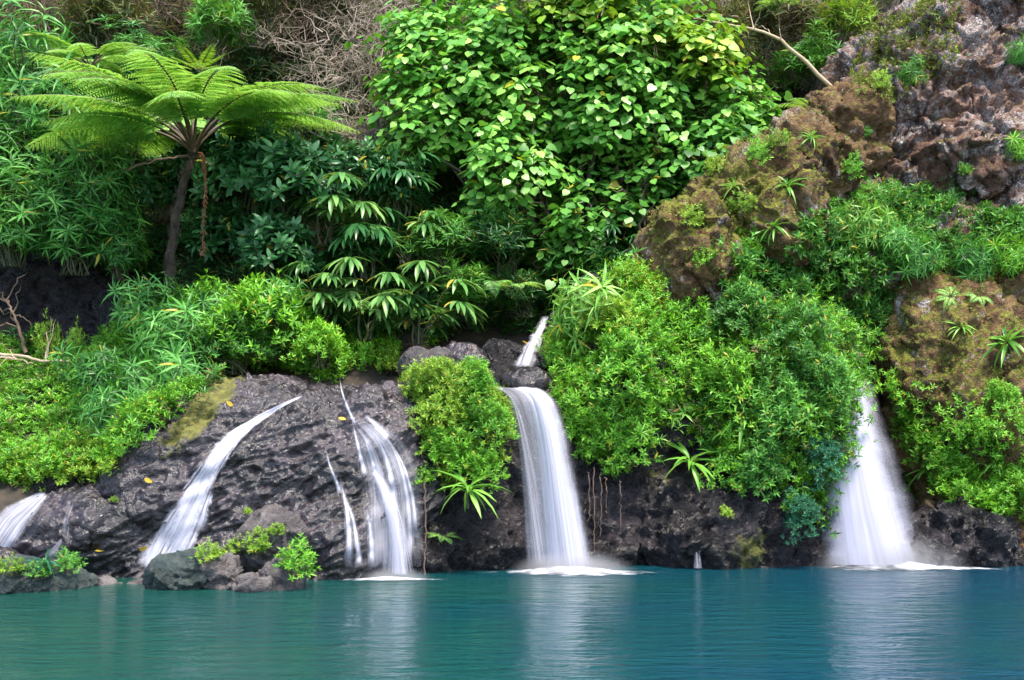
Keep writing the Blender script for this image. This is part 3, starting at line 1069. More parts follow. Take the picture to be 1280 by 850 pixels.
# ------------------------------------------------------------------ PLANT KINDS
def ell_surface(m, ell, shell=(.55, 1.0), zmin=-.6):
    """points in the outer shell of a union of ellipsoids [(cx,cy,cz,rx,ry,rz)]; positions, outward dirs"""
    ell = np.asarray(ell, float)
    area = (ell[:, 3] * ell[:, 4] * ell[:, 5]) ** (2 / 3)
    which = rng.choice(len(ell), m * 2, p=area / area.sum())
    d = rand_dirs(m * 2)
    r = rng.uniform(shell[0] ** 3, shell[1] ** 3, m * 2) ** (1 / 3)
    e = ell[which]
    p = e[:, :3] + d * e[:, 3:] * r[:, None]
    n = norm(d / e[:, 3:])
    keep = d[:, 2] > zmin
    for k, c in enumerate(ell):                 # drop what lies deep inside a neighbour
        ins = (((p - c[:3]) / c[3:]) ** 2).sum(1) < shell[0] ** 2
        keep &= ~(ins & (which != k))
    return p[keep][:m], n[keep][:m]


def stems_of(e, pts, base_r, thick, mat, k=14, wob=.06, name='stem', sag=0.0):
    g = Geo()
    for i in rng.choice(len(pts), min(k, len(pts)), replace=False):
        b = np.array([rng.normal(0, base_r), rng.normal(0, base_r), -.05])
        tube(g, curve_pts(b, pts[i], sag, wob, 6), thick, thick * .35, 5)
    return g.build(name, mat, e)


PROTO = {}


def proto(kind, w):
    e = bpy.data.objects.new(kind, None)
    COL.objects.link(e)
    PROTO[kind] = (e, w)
    return e


def mound(kind, ell, sprigs, m, mat, w, up=.7, scale=(.8, 1.25), shell=(.5, 1.05), thick=.012, k=16):
    e = proto(kind, w)
    p, n = ell_surface(m, ell, shell, -.35)
    p = p + n * (.28 * w * fbm(p * 3.2 / w + 40, 2))[:, None]
    d = norm(n * (1 - up) + np.array([0, 0, up]) + rng.normal(0, .25, p.shape))
    g = Geo()
    put_sprigs(g, sprigs, p, d, rng.uniform(*scale, len(p)))
    g.build('foliage', M[mat], e, smooth=False)
    stems_of(e, p, .12, thick, M['stem'], k)
    return e


# small-leaved bush
mound('leafy_bush', [(0, 0, .35, .62, .55, .45), (.4, .05, .25, .4, .4, .33), (-.42, 0, .22, .38, .4, .3), (.1, 0, .6, .35, .35, .3)], SP_SMALL, 420, 'bright', 1.75)
mound('leafy_plant', [(0, 0, .22, .32, .32, .28), (.18, 0, .14, .2, .2, .18), (-.2, .05, .12, .2, .2, .16)], SP_SMALL, 105, 'bright', 1.15)
mound('tiny_plant', [(0, 0, .1, .16, .16, .12)], SP_TINY, 46, 'lime', .4, k=6, thick=.006)
mound('medium_bush', [(0, 0, .6, .8, .7, .7), (.5, 0, .5, .55, .5, .5), (-.5, .1, .4, .5, .5, .45)], SP_MEDIUM, 190, 'mid', 2.1, thick=.015)
mound('glossy_bush', [(0, 0, .9, .95, .8, .9), (.7, 0, .7, .6, .6, .6), (-.7, 0, .75, .6, .6, .6)], SP_ELL, 230, 'glossy', 2.8, up=.35, shell=(.45, 1.05), thick=.02)


def cane_kind(kind, ns, w, hgt, mat='cane'):
    """arching canes, each ending in drooping whorls of long narrow leaves"""
    e = proto(kind, w)
    gl, gs = Geo(), Geo()
    for i in range(ns):
        a = rng.uniform(0, 6.28)
        lean = rng.uniform(.15, 1.0) * w * .42
        hh = hgt * rng.uniform(.45, 1.0)
        tip = np.array([math.cos(a) * lean, math.sin(a) * lean, hh])
        b = np.array([rng.normal(0, .12), rng.normal(0, .12), -.1])
        pts = curve_pts(b, tip, hh * .12, .05, 9)
        tube(gs, pts, .016, .007, 5)
        dr = norm(pts[-1] - pts[-3])
        put_sprigs(gl, SP_CANE, pts[-1:], (dr + np.array([math.cos(a), math.sin(a), .1]) * .5)[None], rng.uniform(.8, 1.15), .2)
        for t in rng.choice([2, 3, 4, 5, 6, 7], 4, replace=False):
            aa = rng.uniform(0, 6.28)
            sd_ = norm(np.array([math.cos(aa), math.sin(aa), rng.uniform(.1, .7)]))
            q = pts[t] + sd_ * rng.uniform(.15, .35)
            tube(gs, curve_pts(pts[t], q, .02, .01, 4), .008, .005, 4)
            put_sprigs(gl, SP_CANE, q[None], sd_[None], rng.uniform(.65, 1.0), .2)
    gl.build('foliage', M[mat], e, smooth=False)
    gs.build('stem', M['stem'], e)
    return e


cane_kind('cane_shrub', 38, 2.6, 2.4)
cane_kind('cane_plant', 12, 1.3, .9)


def strap_kind(kind, n, L, w, mat='strap', wl=.135, drp=.7):
    e = proto(kind, w)
    g = Geo()
    lf = [lance_leaf(wl, drp, .025), lance_leaf(wl * 1.15, drp * .7, .03), lance_leaf(wl * .9, drp * 1.2, .02)]
    a = np.arange(n) * 2.4
    el = rng.uniform(-.25, 1.0, n)
    d = np.stack([np.cos(a) * np.cos(el), np.sin(a) * np.cos(el), np.sin(el)], -1)
    R = frames(d, (0, 0, 1), jitter=.12)
    s = L * rng.uniform(.7, 1.1, n)
    base = np.stack([np.cos(a) * .02, np.sin(a) * .02, .1 + .12 * rng.random(n)], -1)
    for k in range(3):
        m = np.arange(n) % 3 == k
        g.inst(lf[k], R[m] * s[m][:, None, None], base[m])
    g.build('leaves', M[mat], e)
    g = Geo()
    tube(g, curve_pts((0, 0, -.12), (0, 0, .22), 0, .01, 4), .022, .014, 6)
    g.build('stem', M['stem'], e)
    return e


strap_kind('strap_leaved_plant', 24, .55, 1.0)


def frond_tmpl(L, arch, wid, npairs, pin, sub=True, rise=.6, pinnule_w=.3):
    """pinnate (sub=False) or twice pinnate frond; returns leaf template and rachis points, frond leaves along +Y"""
    t = np.linspace(0, 1, 24)
    ang = rise * np.exp(-2.6 * t) - arch * t ** 1.6
    st = L / 23
    y = np.concatenate([[0], np.cumsum(np.cos(ang[:-1]) * st)])
    z = np.concatenate([[0], np.cumsum(np.sin(ang[:-1]) * st)])
    rach = np.stack([0 * y, y, z], -1)
    g = Geo()
    for s in (-1, 1):
        for k in range(npairs):
            tt = .26 + .74 * (k + .5) / npairs if sub else .12 + .88 * (k + .5) / npairs
            q = np.array([np.interp(tt, t, rach[:, c]) for c in range(3)])
            an = np.interp(tt, t, ang)
            pl = wid * (math.sin(math.pi * min(1, (tt - .1) / .9) ** .75) ** .8 * .95 + .05) * rng.uniform(.92, 1.06)
            fwd = np.array([0, math.cos(an), math.sin(an)])
            nrm = np.array([0, -math.sin(an), math.cos(an)])
            side = np.array([s, 0, 0.])
            d = norm(side * .9 + fwd * .42 - nrm * rng.uniform(.05, .2))
            if not sub:
                R = frames(d[None], nrm, jitter=.08)
                g.inst(pin, R * np.array([pl * .55, pl, pl])[None, None, :], q[None])
            else:
                m = 15
                u = (np.arange(m) + .6) / m
                drp = .22 * pl * u ** 2
                base = q + d * (u * pl)[:, None] - nrm * drp[:, None]
                ax2 = norm(np.cross(nrm, d))
                ln = .2 * pl * (1 - u ** 1.8 * .85) + .01
                for s2 in (-1, 1):
                    dd = norm(ax2 * s2 + d * .55 - nrm * .15)
                    R = frames(np.repeat(dd[None], m, 0), nrm, jitter=.1)
                    sc = np.stack([ln * 1.0, ln, ln], -1)
                    g.inst(pin, R * sc[:, None, :], base)
    return g, rach


PINN = small_leaf(.42, .02, .1)
FRONDS = [frond_tmpl(3.7 * k, a, .74, 27, PINN, True, r) for k, a, r in ((1.0, .35, 1.15), (.95, .25, 1.0), (1.02, .45, 1.25), (.88, .3, 1.1), (.92, .6, .8))]


def tree_fern(label, base, top, fr, scale=1.0, mat='fern', dead=3, azs=None, group=None):
    e = thing('tree_fern', label, 'tree fern', tuple(base), group)
    rel = top - base
    g = Geo()
    pts = curve_pts((0, 0, -.4), rel, 0, .05, 14)
    pts[:, 0] += -.16 * np.sin(np.linspace(0, 3.1, 14)) * np.linalg.norm(rel) * .35
    tube(g, pts, .12, .085, 9)
    for i in range(260):                              # fibres and old frond bases
        t = rng.uniform(.05, 1)
        q = np.array([np.interp(t, np.linspace(0, 1, 14), pts[:, c]) for c in range(3)])
        a = rng.uniform(0, 6.28)
        o = np.array([math.cos(a), math.sin(a), 0])
        tube(g, [q + o * .07, q + o * rng.uniform(.1, .13) + [0, 0, .05], q + o * rng.uniform(.11, .17) + [0, 0, rng.uniform(.1, .25)]], .012, .004, 4)
    g.build('trunk', M['fern_trunk'], e)
    top = pts[-1]
    n = fr
    for i in range(n):
        a = azs[i] if azs else i * 2.4
        G, rach = FRONDS[i % len(FRONDS)]
        gg = Geo()
        V, lo, to = G.arrays()
        s = scale * rng.uniform(.9, 1.06)
        tilt = rng.uniform(-.12, .12)
        Rz = np.array(Matrix.Rotation(a, 3, 'Z') @ Matrix.Rotation(tilt, 3, 'X') @ Matrix.Rotation(rng.uniform(-.25, .25), 3, 'Y'))
        gg.add((V * s) @ Rz.T + top, lo, to)
        fo = gg.build('frond', M[mat], e, smooth=False)
        gr = Geo()
        tube(gr, (rach * s) @ Rz.T + top, .032 * scale, .006, 5)
        gr.build('frond_stalk', M['rachis'], fo)
    for i in range(dead):
        gd, gr = Geo(), Geo()
        a = [-.6, -1.3, .5, -2.2][i % 4]
        o = np.array([math.cos(a), math.sin(a), 0])
        L = rng.uniform(1.3, 2.4)
        pts2 = top + np.array([o * .15, o * .32 + [0, 0, -.1], o * .38 + [0, 0, -L * .3], o * .34 + [0, 0, -L * .65], o * .3 + [0, 0, -L]])
        ps = spline(pts2, 30)
        tube(gr, ps, .02, .008, 4)
        for q in ps[3:]:
            for s in (-1, 1, -.4, .6):
                R = frames(norm(np.array([[s * .6, rng.normal(0, .2), -1 + rng.normal(0, .25)]])), (0, -1, .1))
                gd.inst(lance_leaf(.17, .2), R * rng.uniform(.06, .17), q[None])
        do = gd.build('dead_frond', M['rust'], e, smooth=False)
        gr.build('frond_stalk', M['rust'], do)
    return e


def fern_kind(kind, n, L, w, mat='fern', rise=.9, arch=.8):
    e = proto(kind, w)
    for i in range(n):
        G, rach = frond_tmpl(L * rng.uniform(.8, 1.1), arch * rng.uniform(.7, 1.2), L * .2, 22, lance_leaf(.32, .15), False, rise * rng.uniform(.6, 1.2))
        V, lo, to = G.arrays()
        Rz = np.array(Matrix.Rotation(i * 2.4 + rng.uniform(-.3, .3), 3, 'Z'))
        gg = Geo()
        gg.add(V @ Rz.T, lo, to)
        fo = gg.build('frond', M[mat], e, smooth=False)
        gr = Geo()
        tube(gr, rach @ Rz.T, .009, .003, 4)
        gr.build('frond_stalk', M['stem'], fo)
    return e


fern_kind('fern', 7, .75, 1.1)
fern_kind('upright_fern', 6, 1.5, 1.4, 'lime', 1.35, -.5)
fern_kind('hanging_fern', 3, 1.0, 1.0, 'mid', .3, 1.7)


def ginger_kind(kind, nc, w, hgt):
    """canes carrying big drooping fans of long leaflets"""
    e = proto(kind, w)
    gs = Geo()
    lf = [lance_leaf(.17, .28, .03), lance_leaf(.19, .45, .03)]
    for i in range(nc):
        a = i * 2.4 + rng.uniform(-.4, .4)
        lean = w * rng.uniform(.12, .36)
        hh = hgt * rng.uniform(.45, 1)
        tip = np.array([math.cos(a) * lean, math.sin(a) * lean, hh])
        pts = curve_pts((rng.normal(0, .1), rng.normal(0, .1), -.1), tip, .1, .04, 8)
        tube(gs, pts, .022, .012, 5)
        g = Geo()
        out = norm(np.array([math.cos(a), math.sin(a), -.15]))
        side = np.array([-math.sin(a), math.cos(a), 0])
        m = 13
        for k in range(m):
            u = (k - (m - 1) / 2) / ((m - 1) / 2)
            ph = u * 1.75
            d = norm(out * math.cos(ph) + side * math.sin(ph) + np.array([0, 0, -.28 + .15 * rng.normal()]))
            b = tip + out * .1 * (1 - abs(u))
            R = frames(d[None], (0, 0, 1), jitter=.1)
            L = .62 * (1 - .25 * abs(u)) * rng.uniform(.88, 1.08)
            g.inst(lf[k % 2], R * L, b[None])
        for q in rng.choice([3, 4, 5, 6], 2, replace=False):
            aa = a + rng.uniform(-2, 2)
            for k in range(7):
                ph = aa + (k - 3) * .38
                d = norm(np.array([math.cos(ph), math.sin(ph), -.05 + .25 * rng.normal()]))
                R = frames(d[None], (0, 0, 1), jitter=.1)
                g.inst(lf[k % 2], R * rng.uniform(.38, .52), pts[q][None])
        g.build('leaf_fan', M['ginger'], e)
    gs.build('stem', M['stem'], e)
    return e


ginger_kind('fan_leaved_plant', 8, 2.2, 1.7)


def twig_kind(kind, n, w, h, mat):
    e = proto(kind, w)
    g = Geo()
    for i in range(n):
        a = rng.uniform(0, 6.28)
        b = np.array([rng.normal(0, w * .2), rng.normal(0, .3), rng.uniform(-.1, h * .7)])
        L = rng.uniform(.5, 1.5)
        tip = b + L * norm(np.array([math.cos(a), math.sin(a) * .6, rng.normal(.1, .6)]))
        pts = curve_pts(b, tip, rng.uniform(-.25, .3), .1, 8)
        tube(g, pts, rng.uniform(.006, .016), .003, 4)
        for k in range(2):
            q = pts[rng.integers(2, 7)]
            tube(g, curve_pts(q, q + rand_dirs(1)[0] * rng.uniform(.2, .6), .05, .04, 5), .006, .002, 3)
    g.build('twigs', M[mat], e)
    return e


twig_kind('dry_bush', 130, 2.6, 2.2, 'twig')
twig_kind('bare_bush', 120, 2.6, 2.0, 'twig_dark')

GONE = []


def put(kind, px, py, wpx, label, mat=None, D=None, sz=1.0, tilt=0.0, cat=None, group=None, lean=0.0, rz=None):
    """one plant rooted where the sight line meets the ground or rock (or at depth D), wpx wide in the photograph"""
    e, w = PROTO[kind]
    if D is None:
        p, n = hit(px, py)
    else:
        p, n = P(px, py, D), np.array([0, -.5, .8])
    s = wpx / F * p[1] / w
    ax = norm(np.array([0, 0, 1.0]) * (1 - tilt) + n * tilt + np.array([lean, 0, 0]))
    q = Vector((0, 0, 1)).rotation_difference(Vector(ax))
    q = q @ Matrix.Rotation(rng.uniform(0, 6.28) if rz is None else rz, 3, 'Z').to_quaternion()
    mats = None
    if mat:
        mats = {k: M[mat] for k in ('foliage', 'leaves', 'leaf_fan', 'frond', 'twigs')}
    r = dup(e, tuple(p), q, (s, s, s * sz), mats)
    tag(r, label, cat or kind.replace('_', ' '), group)
    return r

# ------------------------------------------------------------------ TREE FERNS
tree_fern('tall tree fern with an umbrella of bright fronds on a slim dark trunk', P(212, 376, 25.3), P(243, 192, 25.9), 25, 1.17, dead=1)
tree_fern('lower tree fern with pale green fronds behind the tall one', P(122, 180, 28.2), P(114, 88, 28.2), 12, .52, dead=0)

# ------------------------------------------------------------------ BIG HEART-LEAVED SHRUB
def heart_shrub(label, base, ell, nclus, leaf=(.15, .27), mat='heart', nb=9):
    e = thing('broad_leaved_shrub', label, 'shrub', tuple(base))
    ell = [(*(np.array(P(x, y, D)) - base), rx, ry, rz) for x, y, D, rx, ry, rz in ell]
    p, n = ell_surface(nclus, ell, (.5, 1.03), -.75)
    gl, gs = Geo(), Geo()
    hole = fbm(p * 1.7 + 9, 2) > -.36
    p, n = p[hole], n[hole]
    pr = p + n * (1.0 * fbm(p * .8 + 3, 3) + rng.normal(0, .14, len(p)))[:, None]
    for i in range(len(pr)):
        m = rng.integers(6, 10)
        a = np.arange(m) * 2.4 + rng.uniform(0, 6)
        up = norm(n[i] * .42 + np.array([0, -.12, .85]))
        x = norm(np.cross(up, [.3, 1, .1]))
        y = np.cross(up, x)
        d = norm(x[None] * np.cos(a)[:, None] + y[None] * np.sin(a)[:, None] + np.array([0, 0, -.35])[None])
        R = frames(d, up, jitter=.28)
        rad = rng.uniform(.05, .34, m)[:, None]
        T = pr[i] + d * rad + rng.normal(0, .05, (m, 3)) - up * rng.uniform(0, .25, m)[:, None]
        s = rng.uniform(*leaf, m)
        gl.inst(L_HEART, R * s[:, None, None], T)
        if i % 2 == 0:
            tube(gs, curve_pts(pr[i] - n[i] * .7 - np.array([0, 0, .3]), pr[i], .05, .03, 4), .013, .006, 4)
    gl.build('foliage', M[mat], e)
    gs.build('twigs', M['twig_dark'], e)
    g = Geo()
    for c in ell:
        for k in range(nb // len(ell) + 2):
            tipp = np.array(c[:3]) + rand_dirs(1)[0] * np.array(c[3:]) * .7
            tube(g, curve_pts((rng.normal(0, .2), rng.normal(0, .15), -.3), tipp, .3, .12, 9), .07, .02, 6)
    g.build('branches', M['bark'], e)
    return e


heart_shrub('huge bright green heart-leaved shrub spreading over the top centre', P(700, 330, 27.6), [
    (700, 120, 28.2, 2.9, 1.5, 2.5), (610, 60, 28.6, 1.9, 1.4, 1.7), (800, 90, 28.4, 2.1, 1.5, 1.8), (880, 150, 28.2, 1.6, 1.2, 1.2), (650, 210, 27.6, 1.5, 1.1, 1.3),
    (560, 120, 28.6, 1.3, 1.1, 1.1), (760, 20, 29, 2.0, 1.3, 1.2), (600, 235, 27.4, .8, .8, 1.0), (520, 60, 29, .9, .8, .8), (545, 175, 28, .8, .7, .6), (925, 110, 28.4, .8, .7, .6), (690, 290, 27.2, .6, .6, .5), (950, 135, 28.2, .7, .7, .45)], 2900)
heart_shrub('darker heart-leaved shrub under the right edge of the huge bright one', P(770, 380, 26.8), [
    (780, 255, 27.2, 1.5, .9, 1.1), (860, 215, 27.4, 1.2, .9, .9), (720, 300, 26.9, .8, .7, .5), (905, 170, 27.5, .9, .7, .6)], 420, mat='mid')
heart_shrub('yellow-green heart-leaved shrub at the top edge behind the huge bright one', P(800, 200, 29.6), [
    (730, 0, 27.7, 1.7, .7, .6), (820, 30, 27.5, 1.3, .7, .6), (880, 75, 27.4, .8, .6, .5)], 420, mat='lime')

# ------------------------------------------------------------------ CARPETS OF UNDERGROWTH (stuff nobody could count)
def carpet(name, label, poly, density, sprigs, mat, h=.3, scale=(.8, 1.25), up=.55, mound_s=.9, thin=0.0, owners=None, tol=1.6, facing=.55, droop=0.0):
    p, n = sample(poly, density, tol, facing, owners)
    if len(p) == 0:
        print('EMPTY carpet', label)
        return
    f = fbm(p * mound_s + 31, 3)
    if thin > -1:
        k = f > thin - .45 + rng.uniform(-.25, .25, len(p))
        p, n, f = p[k], n[k], f[k]
    d = norm(n * (1 - up) + np.array([0, 0, up - droop]) + rng.normal(0, .3, p.shape))
    hh = h * np.clip(.55 + .9 * f, .1, 1.6) * rng.uniform(0, 1, len(p)) ** .6
    q = p + norm(n * .6 + np.array([0, 0, .5])) * hh[:, None]
    g = Geo()
    put_sprigs(g, sprigs, q, d, rng.uniform(*scale, len(p)))
    o = g.build(name, M[mat], smooth=False)
    print('carpet', name, mat, len(p), g.n)
    return tag(o, label, 'undergrowth', None, 'stuff')


HILL = ['hill']
carpet('undergrowth', 'dull brown-green scrub covering the hillside along the top', [(-320, -30), (1120, -30), (1080, 130), (900, 140), (480, 210), (-320, 150)], 52, SP_MEDIUM, 'drab', 1.0, (.7, 1.3), thin=-.1, owners=HILL)
carpet('undergrowth', 'dark green foliage filling the hillside behind the shrubs', [(-320, 40), (480, 90), (560, 60), (960, 60), (1060, 160), (860, 400), (700, 420), (560, 440), (170, 440), (170, 340), (-10, 330), (-40, 440), (-320, 440)], 40, SP_MEDIUM, 'deep', 1.0, (.8, 1.3), thin=-.3, owners=HILL)
carpet('undergrowth', 'mid green small-leaved foliage in the hollow behind the stream', [(440, 300), (860, 270), (840, 380), (700, 410), (560, 440), (440, 440)], 84, SP_SMALL, 'mid', .7, (1.0, 1.6), thin=.0, owners=HILL)
carpet('ground_cover', 'bright green ground cover on the left bank', [(-320, 438), (130, 440), (250, 440), (440, 462), (290, 468), (250, 490), (215, 540), (150, 585), (60, 608), (-320, 615)], 230, SP_SMALL, 'bright', .5, (.6, 1.0), thin=-.35)
carpet('ground_cover', 'fine lime ground cover at the lower edge of the left bank', [(-320, 545), (150, 555), (150, 600), (70, 612), (-320, 615)], 168, SP_SMALL, 'lime', .35, (.6, .9), thin=-.1)
carpet('ground_cover', 'bright green small-leaved mass on the rocks right of the main fall',
       [(690, 470), (720, 400), (800, 350), (830, 400), (900, 400), (1000, 380), (1060, 440), (1062, 520), (1050, 580), (1020, 660), (990, 640), (960, 600), (880, 570), (820, 540), (800, 560), (770, 600), (735, 585), (700, 520)],
       244, SP_SMALL, 'bright', .6, (.6, 1.05), thin=-.12, mound_s=1.2, owners=None)
carpet('ground_cover', 'deeper green tufts among the small-leaved mass right of the main fall', [(860, 400), (1060, 400), (1062, 520), (1040, 670), (985, 660), (940, 600), (850, 520)], 98, SP_SMALL, 'mid', .5, (.8, 1.2), thin=.05)
carpet('ground_cover', 'yellow-green ground cover on the rock beside the upper stream', [(690, 460), (720, 400), (800, 340), (850, 400), (800, 460), (720, 500)], 112, SP_SMALL, 'lime', .4, (.6, 1.0), thin=.0)
carpet('ground_cover', 'leafy growth across the foot of the reddish cliff', [(900, 330), (1000, 290), (1100, 240), (1300, 290), (1300, 340), (1110, 350), (1100, 440), (1060, 430), (1020, 390), (930, 400)], 84, SP_SMALL, 'mid', .5, (.9, 1.5), thin=-.15)
carpet('ground_cover', 'bright leafy growth on the lower half of the mossy right-hand cliff', [(1118, 470), (1150, 490), (1160, 530), (1230, 520), (1300, 540), (1300, 650), (1240, 650), (1190, 630), (1140, 600), (1118, 540)], 105, SP_SMALL, 'bright', .4, (.7, 1.1), thin=.1)
carpet('moss', 'olive moss tufts on the mossy right-hand cliff', [(1090, 350), (1300, 350), (1300, 640), (1130, 620)], 42, SP_TINY, 'moss', .06, (.5, 1.0), thin=.0)
carpet('moss', 'olive moss tufts on the top of the jutting boulder', [(800, 240), (900, 180), (1060, 120), (1080, 220), (960, 300), (900, 400), (800, 380)], 30, SP_TINY, 'moss', .06, (.5, 1.0), thin=.0, facing=.7)
carpet('moss', 'rusty moss and dry tufts on the ledge of the reddish cliff', [(1080, 40), (1200, -10), (1200, 80), (1120, 130), (1060, 120)], 55, SP_TINY, 'moss', .14, (.9, 1.8), thin=-.1, facing=.7)
carpet('ground_cover', 'yellow-green low plants on the dark rock rib by the main fall', [(510, 475), (610, 470), (640, 530), (620, 600), (560, 620), (525, 560)], 154, SP_SMALL, 'lime', .35, (.55, .95), thin=-.2)
carpet('ground_cover', 'bright small-leaved fringe behind the top edge of the outcrop', [(235, 430), (560, 425), (545, 470), (430, 478), (280, 478)], 150, SP_SMALL, 'bright', .35, (.7, 1.1), thin=-.3, owners=HILL)
MASSP = [(690, 470), (720, 400), (800, 350), (830, 400), (1000, 380), (1060, 440), (1050, 580), (1000, 650), (960, 600), (880, 570), (770, 600), (735, 585)]
carpet('ground_cover', 'scattered longer-leaved plants through the leafy mass', MASSP, 6, SP_MEDIUM, 'strap', .65, (.6, 1.0), thin=-.1)
carpet('ground_cover', 'scattered dull older leaves through the leafy mass', MASSP, 12, SP_SMALL, 'drab', .5, (.8, 1.5), thin=-.1)
carpet('ground_cover', 'scattered longer-leaved plants through the left bank ground cover', [(-320, 445), (430, 455), (285, 475), (235, 530), (140, 590), (-320, 605)], 5, SP_MEDIUM, 'cane', .6, (.6, .95), thin=-.1)
carpet('ground_cover', 'scattered dull older leaves through the left bank ground cover', [(-320, 445), (430, 455), (285, 475), (235, 530), (140, 590), (-320, 605)], 12, SP_SMALL, 'drab', .42, (.8, 1.5), thin=-.1)
carpet('undergrowth', 'dark green foliage on the hillside right of the cliffs', [(1290, -30), (1620, -30), (1620, 720), (1330, 720)], 22, SP_MEDIUM, 'deep', .8, (.9, 1.4), owners=HILL, tol=6)
# ------------------------------------------------------------------ END CARPETS
# ------------------------------------------------------------------ PLANTS ONE BY ONE
# cane shrubs of the left slope: px, py of the root, width, label
for px, py, w, D, sz, lab in [
    (40, 210, 190, 28.2, 1.0, 'long-leaved cane shrub at the upper left below the paler tree fern'),
    (125, 240, 150, 28.2, 1.0, 'long-leaved cane shrub just left of the tall tree fern crown'),
    (-15, 300, 180, 27.2, 1.0, 'long-leaved cane shrub cut off by the left edge'),
    (75, 290, 190, 27.4, 1.0, 'long-leaved cane shrub in the middle of the left slope'),
    (130, 310, 150, 27.4, 1.0, 'long-leaved cane shrub beside the slim trunk of the tall tree fern'),
    (15, 330, 170, 26.6, .7, 'drooping cane shrub overhanging the dark hollow at the far left'),
    (95, 340, 180, 26.8, .7, 'drooping cane shrub overhanging the middle of the dark hollow'),
    (150, 348, 100, 26.8, .8, 'small drooping cane shrub between the dark hollow and the fern trunk'),
    (175, 120, 140, 30.4, .55, 'long-leaved cane shrub behind the fronds of the tall tree fern'),
    (5, 130, 150, 29.8, .6, 'long-leaved cane shrub in the upper left corner under the scrub'),
]:
    put('cane_shrub', px, py, w, lab, D=D, sz=sz, group='cane shrubs of the left slope')
# glossy bushes behind the tree fern trunk
for px, py, w, D, lab in [
    (315, 275, 160, 27.0, 'glossy dark bush right of the tall tree fern crown'),
    (300, 350, 140, 27.2, 'glossy dark bush behind the foot of the tall tree fern'),
    (365, 290, 160, 26.6, 'glossy broad-leaved bush between the tree fern and the fan-leaved plants'),
    (340, 365, 140, 26.4, 'shaded glossy bush above the bright bank bush'),
    (195, 275, 110, 28.2, 'glossy dark bush directly behind the tree fern trunk'),
    (455, 275, 140, 27.0, 'glossy dark bush below the tangle of dry twigs'),
    (255, 245, 110, 28.0, 'small glossy bush in the shade below the tall fern fronds'),
]:
    put('glossy_bush', px, py, w, lab, D=D, group='glossy bushes behind the tree fern')
for px, py, w, D, mat, lab in [
    (410, 300, 140, 26.2, None, 'fan-leaved plant with pale leaf tips beside the glossy bush'),
    (455, 345, 130, 26.0, 'glossy', 'dark fan-leaved plant at the middle of the fan-leaved stand'),
    (505, 330, 140, 26.4, None, 'tall fan-leaved plant below the left skirt of the big shrub'),
    (405, 410, 120, 25.6, None, 'fan-leaved plant nearest to the bright bank bush'),
    (460, 420, 140, 25.4, None, 'low fan-leaved plant with yellowing leaves over the outcrop top'),
    (525, 425, 140, 25.4, None, 'broad fan-leaved plant drooping over the pale rock by the stream'),
    (500, 270, 120, 27.0, 'glossy', 'dark fan-leaved plant tucked under the big heart-leaved shrub'),
    (775, 345, 90, 26.4, 'glossy', 'small fan-leaved plant left of the jutting boulder'),
]:
    put('fan_leaved_plant', px, py, w * 1.1, lab, mat, D=D, sz=.8, group='fan-leaved plants behind the stream')
# scrub of the top strip
for px, py, w, D, k, lab in [
    (430, 130, 150, 30.0, 'dry_bush', 'tangle of dry pale twigs left of the big heart-leaved shrub'),
    (470, 60, 140, 31.0, 'dry_bush', 'dry grey twigs at the top between the tree fern and the big shrub'),
    (455, 215, 130, 29.0, 'dry_bush', 'low tangle of dry twigs above the glossy bushes'),
    (310, 45, 170, 31.5, 'dry_bush', 'dry twig tangle high above the tall tree fern'),
    (385, 60, 150, 31.2, 'bare_bush', 'dark bare bush above the right fronds of the tall tree fern'),
    (90, 25, 150, 32.0, 'bare_bush', 'dark bare bush along the top left edge'),
    (200, 20, 170, 32.0, 'bare_bush', 'dark bare bush at the top above the two tree ferns'),
    (20, 45, 130, 31.5, 'bare_bush', 'dark bare bush in the extreme upper left corner'),
    (900, 45, 140, 31.0, 'dry_bush', 'dry twigs at the top right of the big heart-leaved shrub'),
    (980, 80, 140, 30.5, 'bare_bush', 'dark bare bush below the pale arching branch'),
    (1040, 30, 140, 30.6, 'bare_bush', 'dark bare bush at the top beside the reddish cliff'),
    (1000, 20, 110, 31.0, 'dry_bush', 'dry twigs above the pale arching branch'),
]:
    put(k, px, py, w, lab, D=D, cat='bush', group='dry bushes on the hillside')
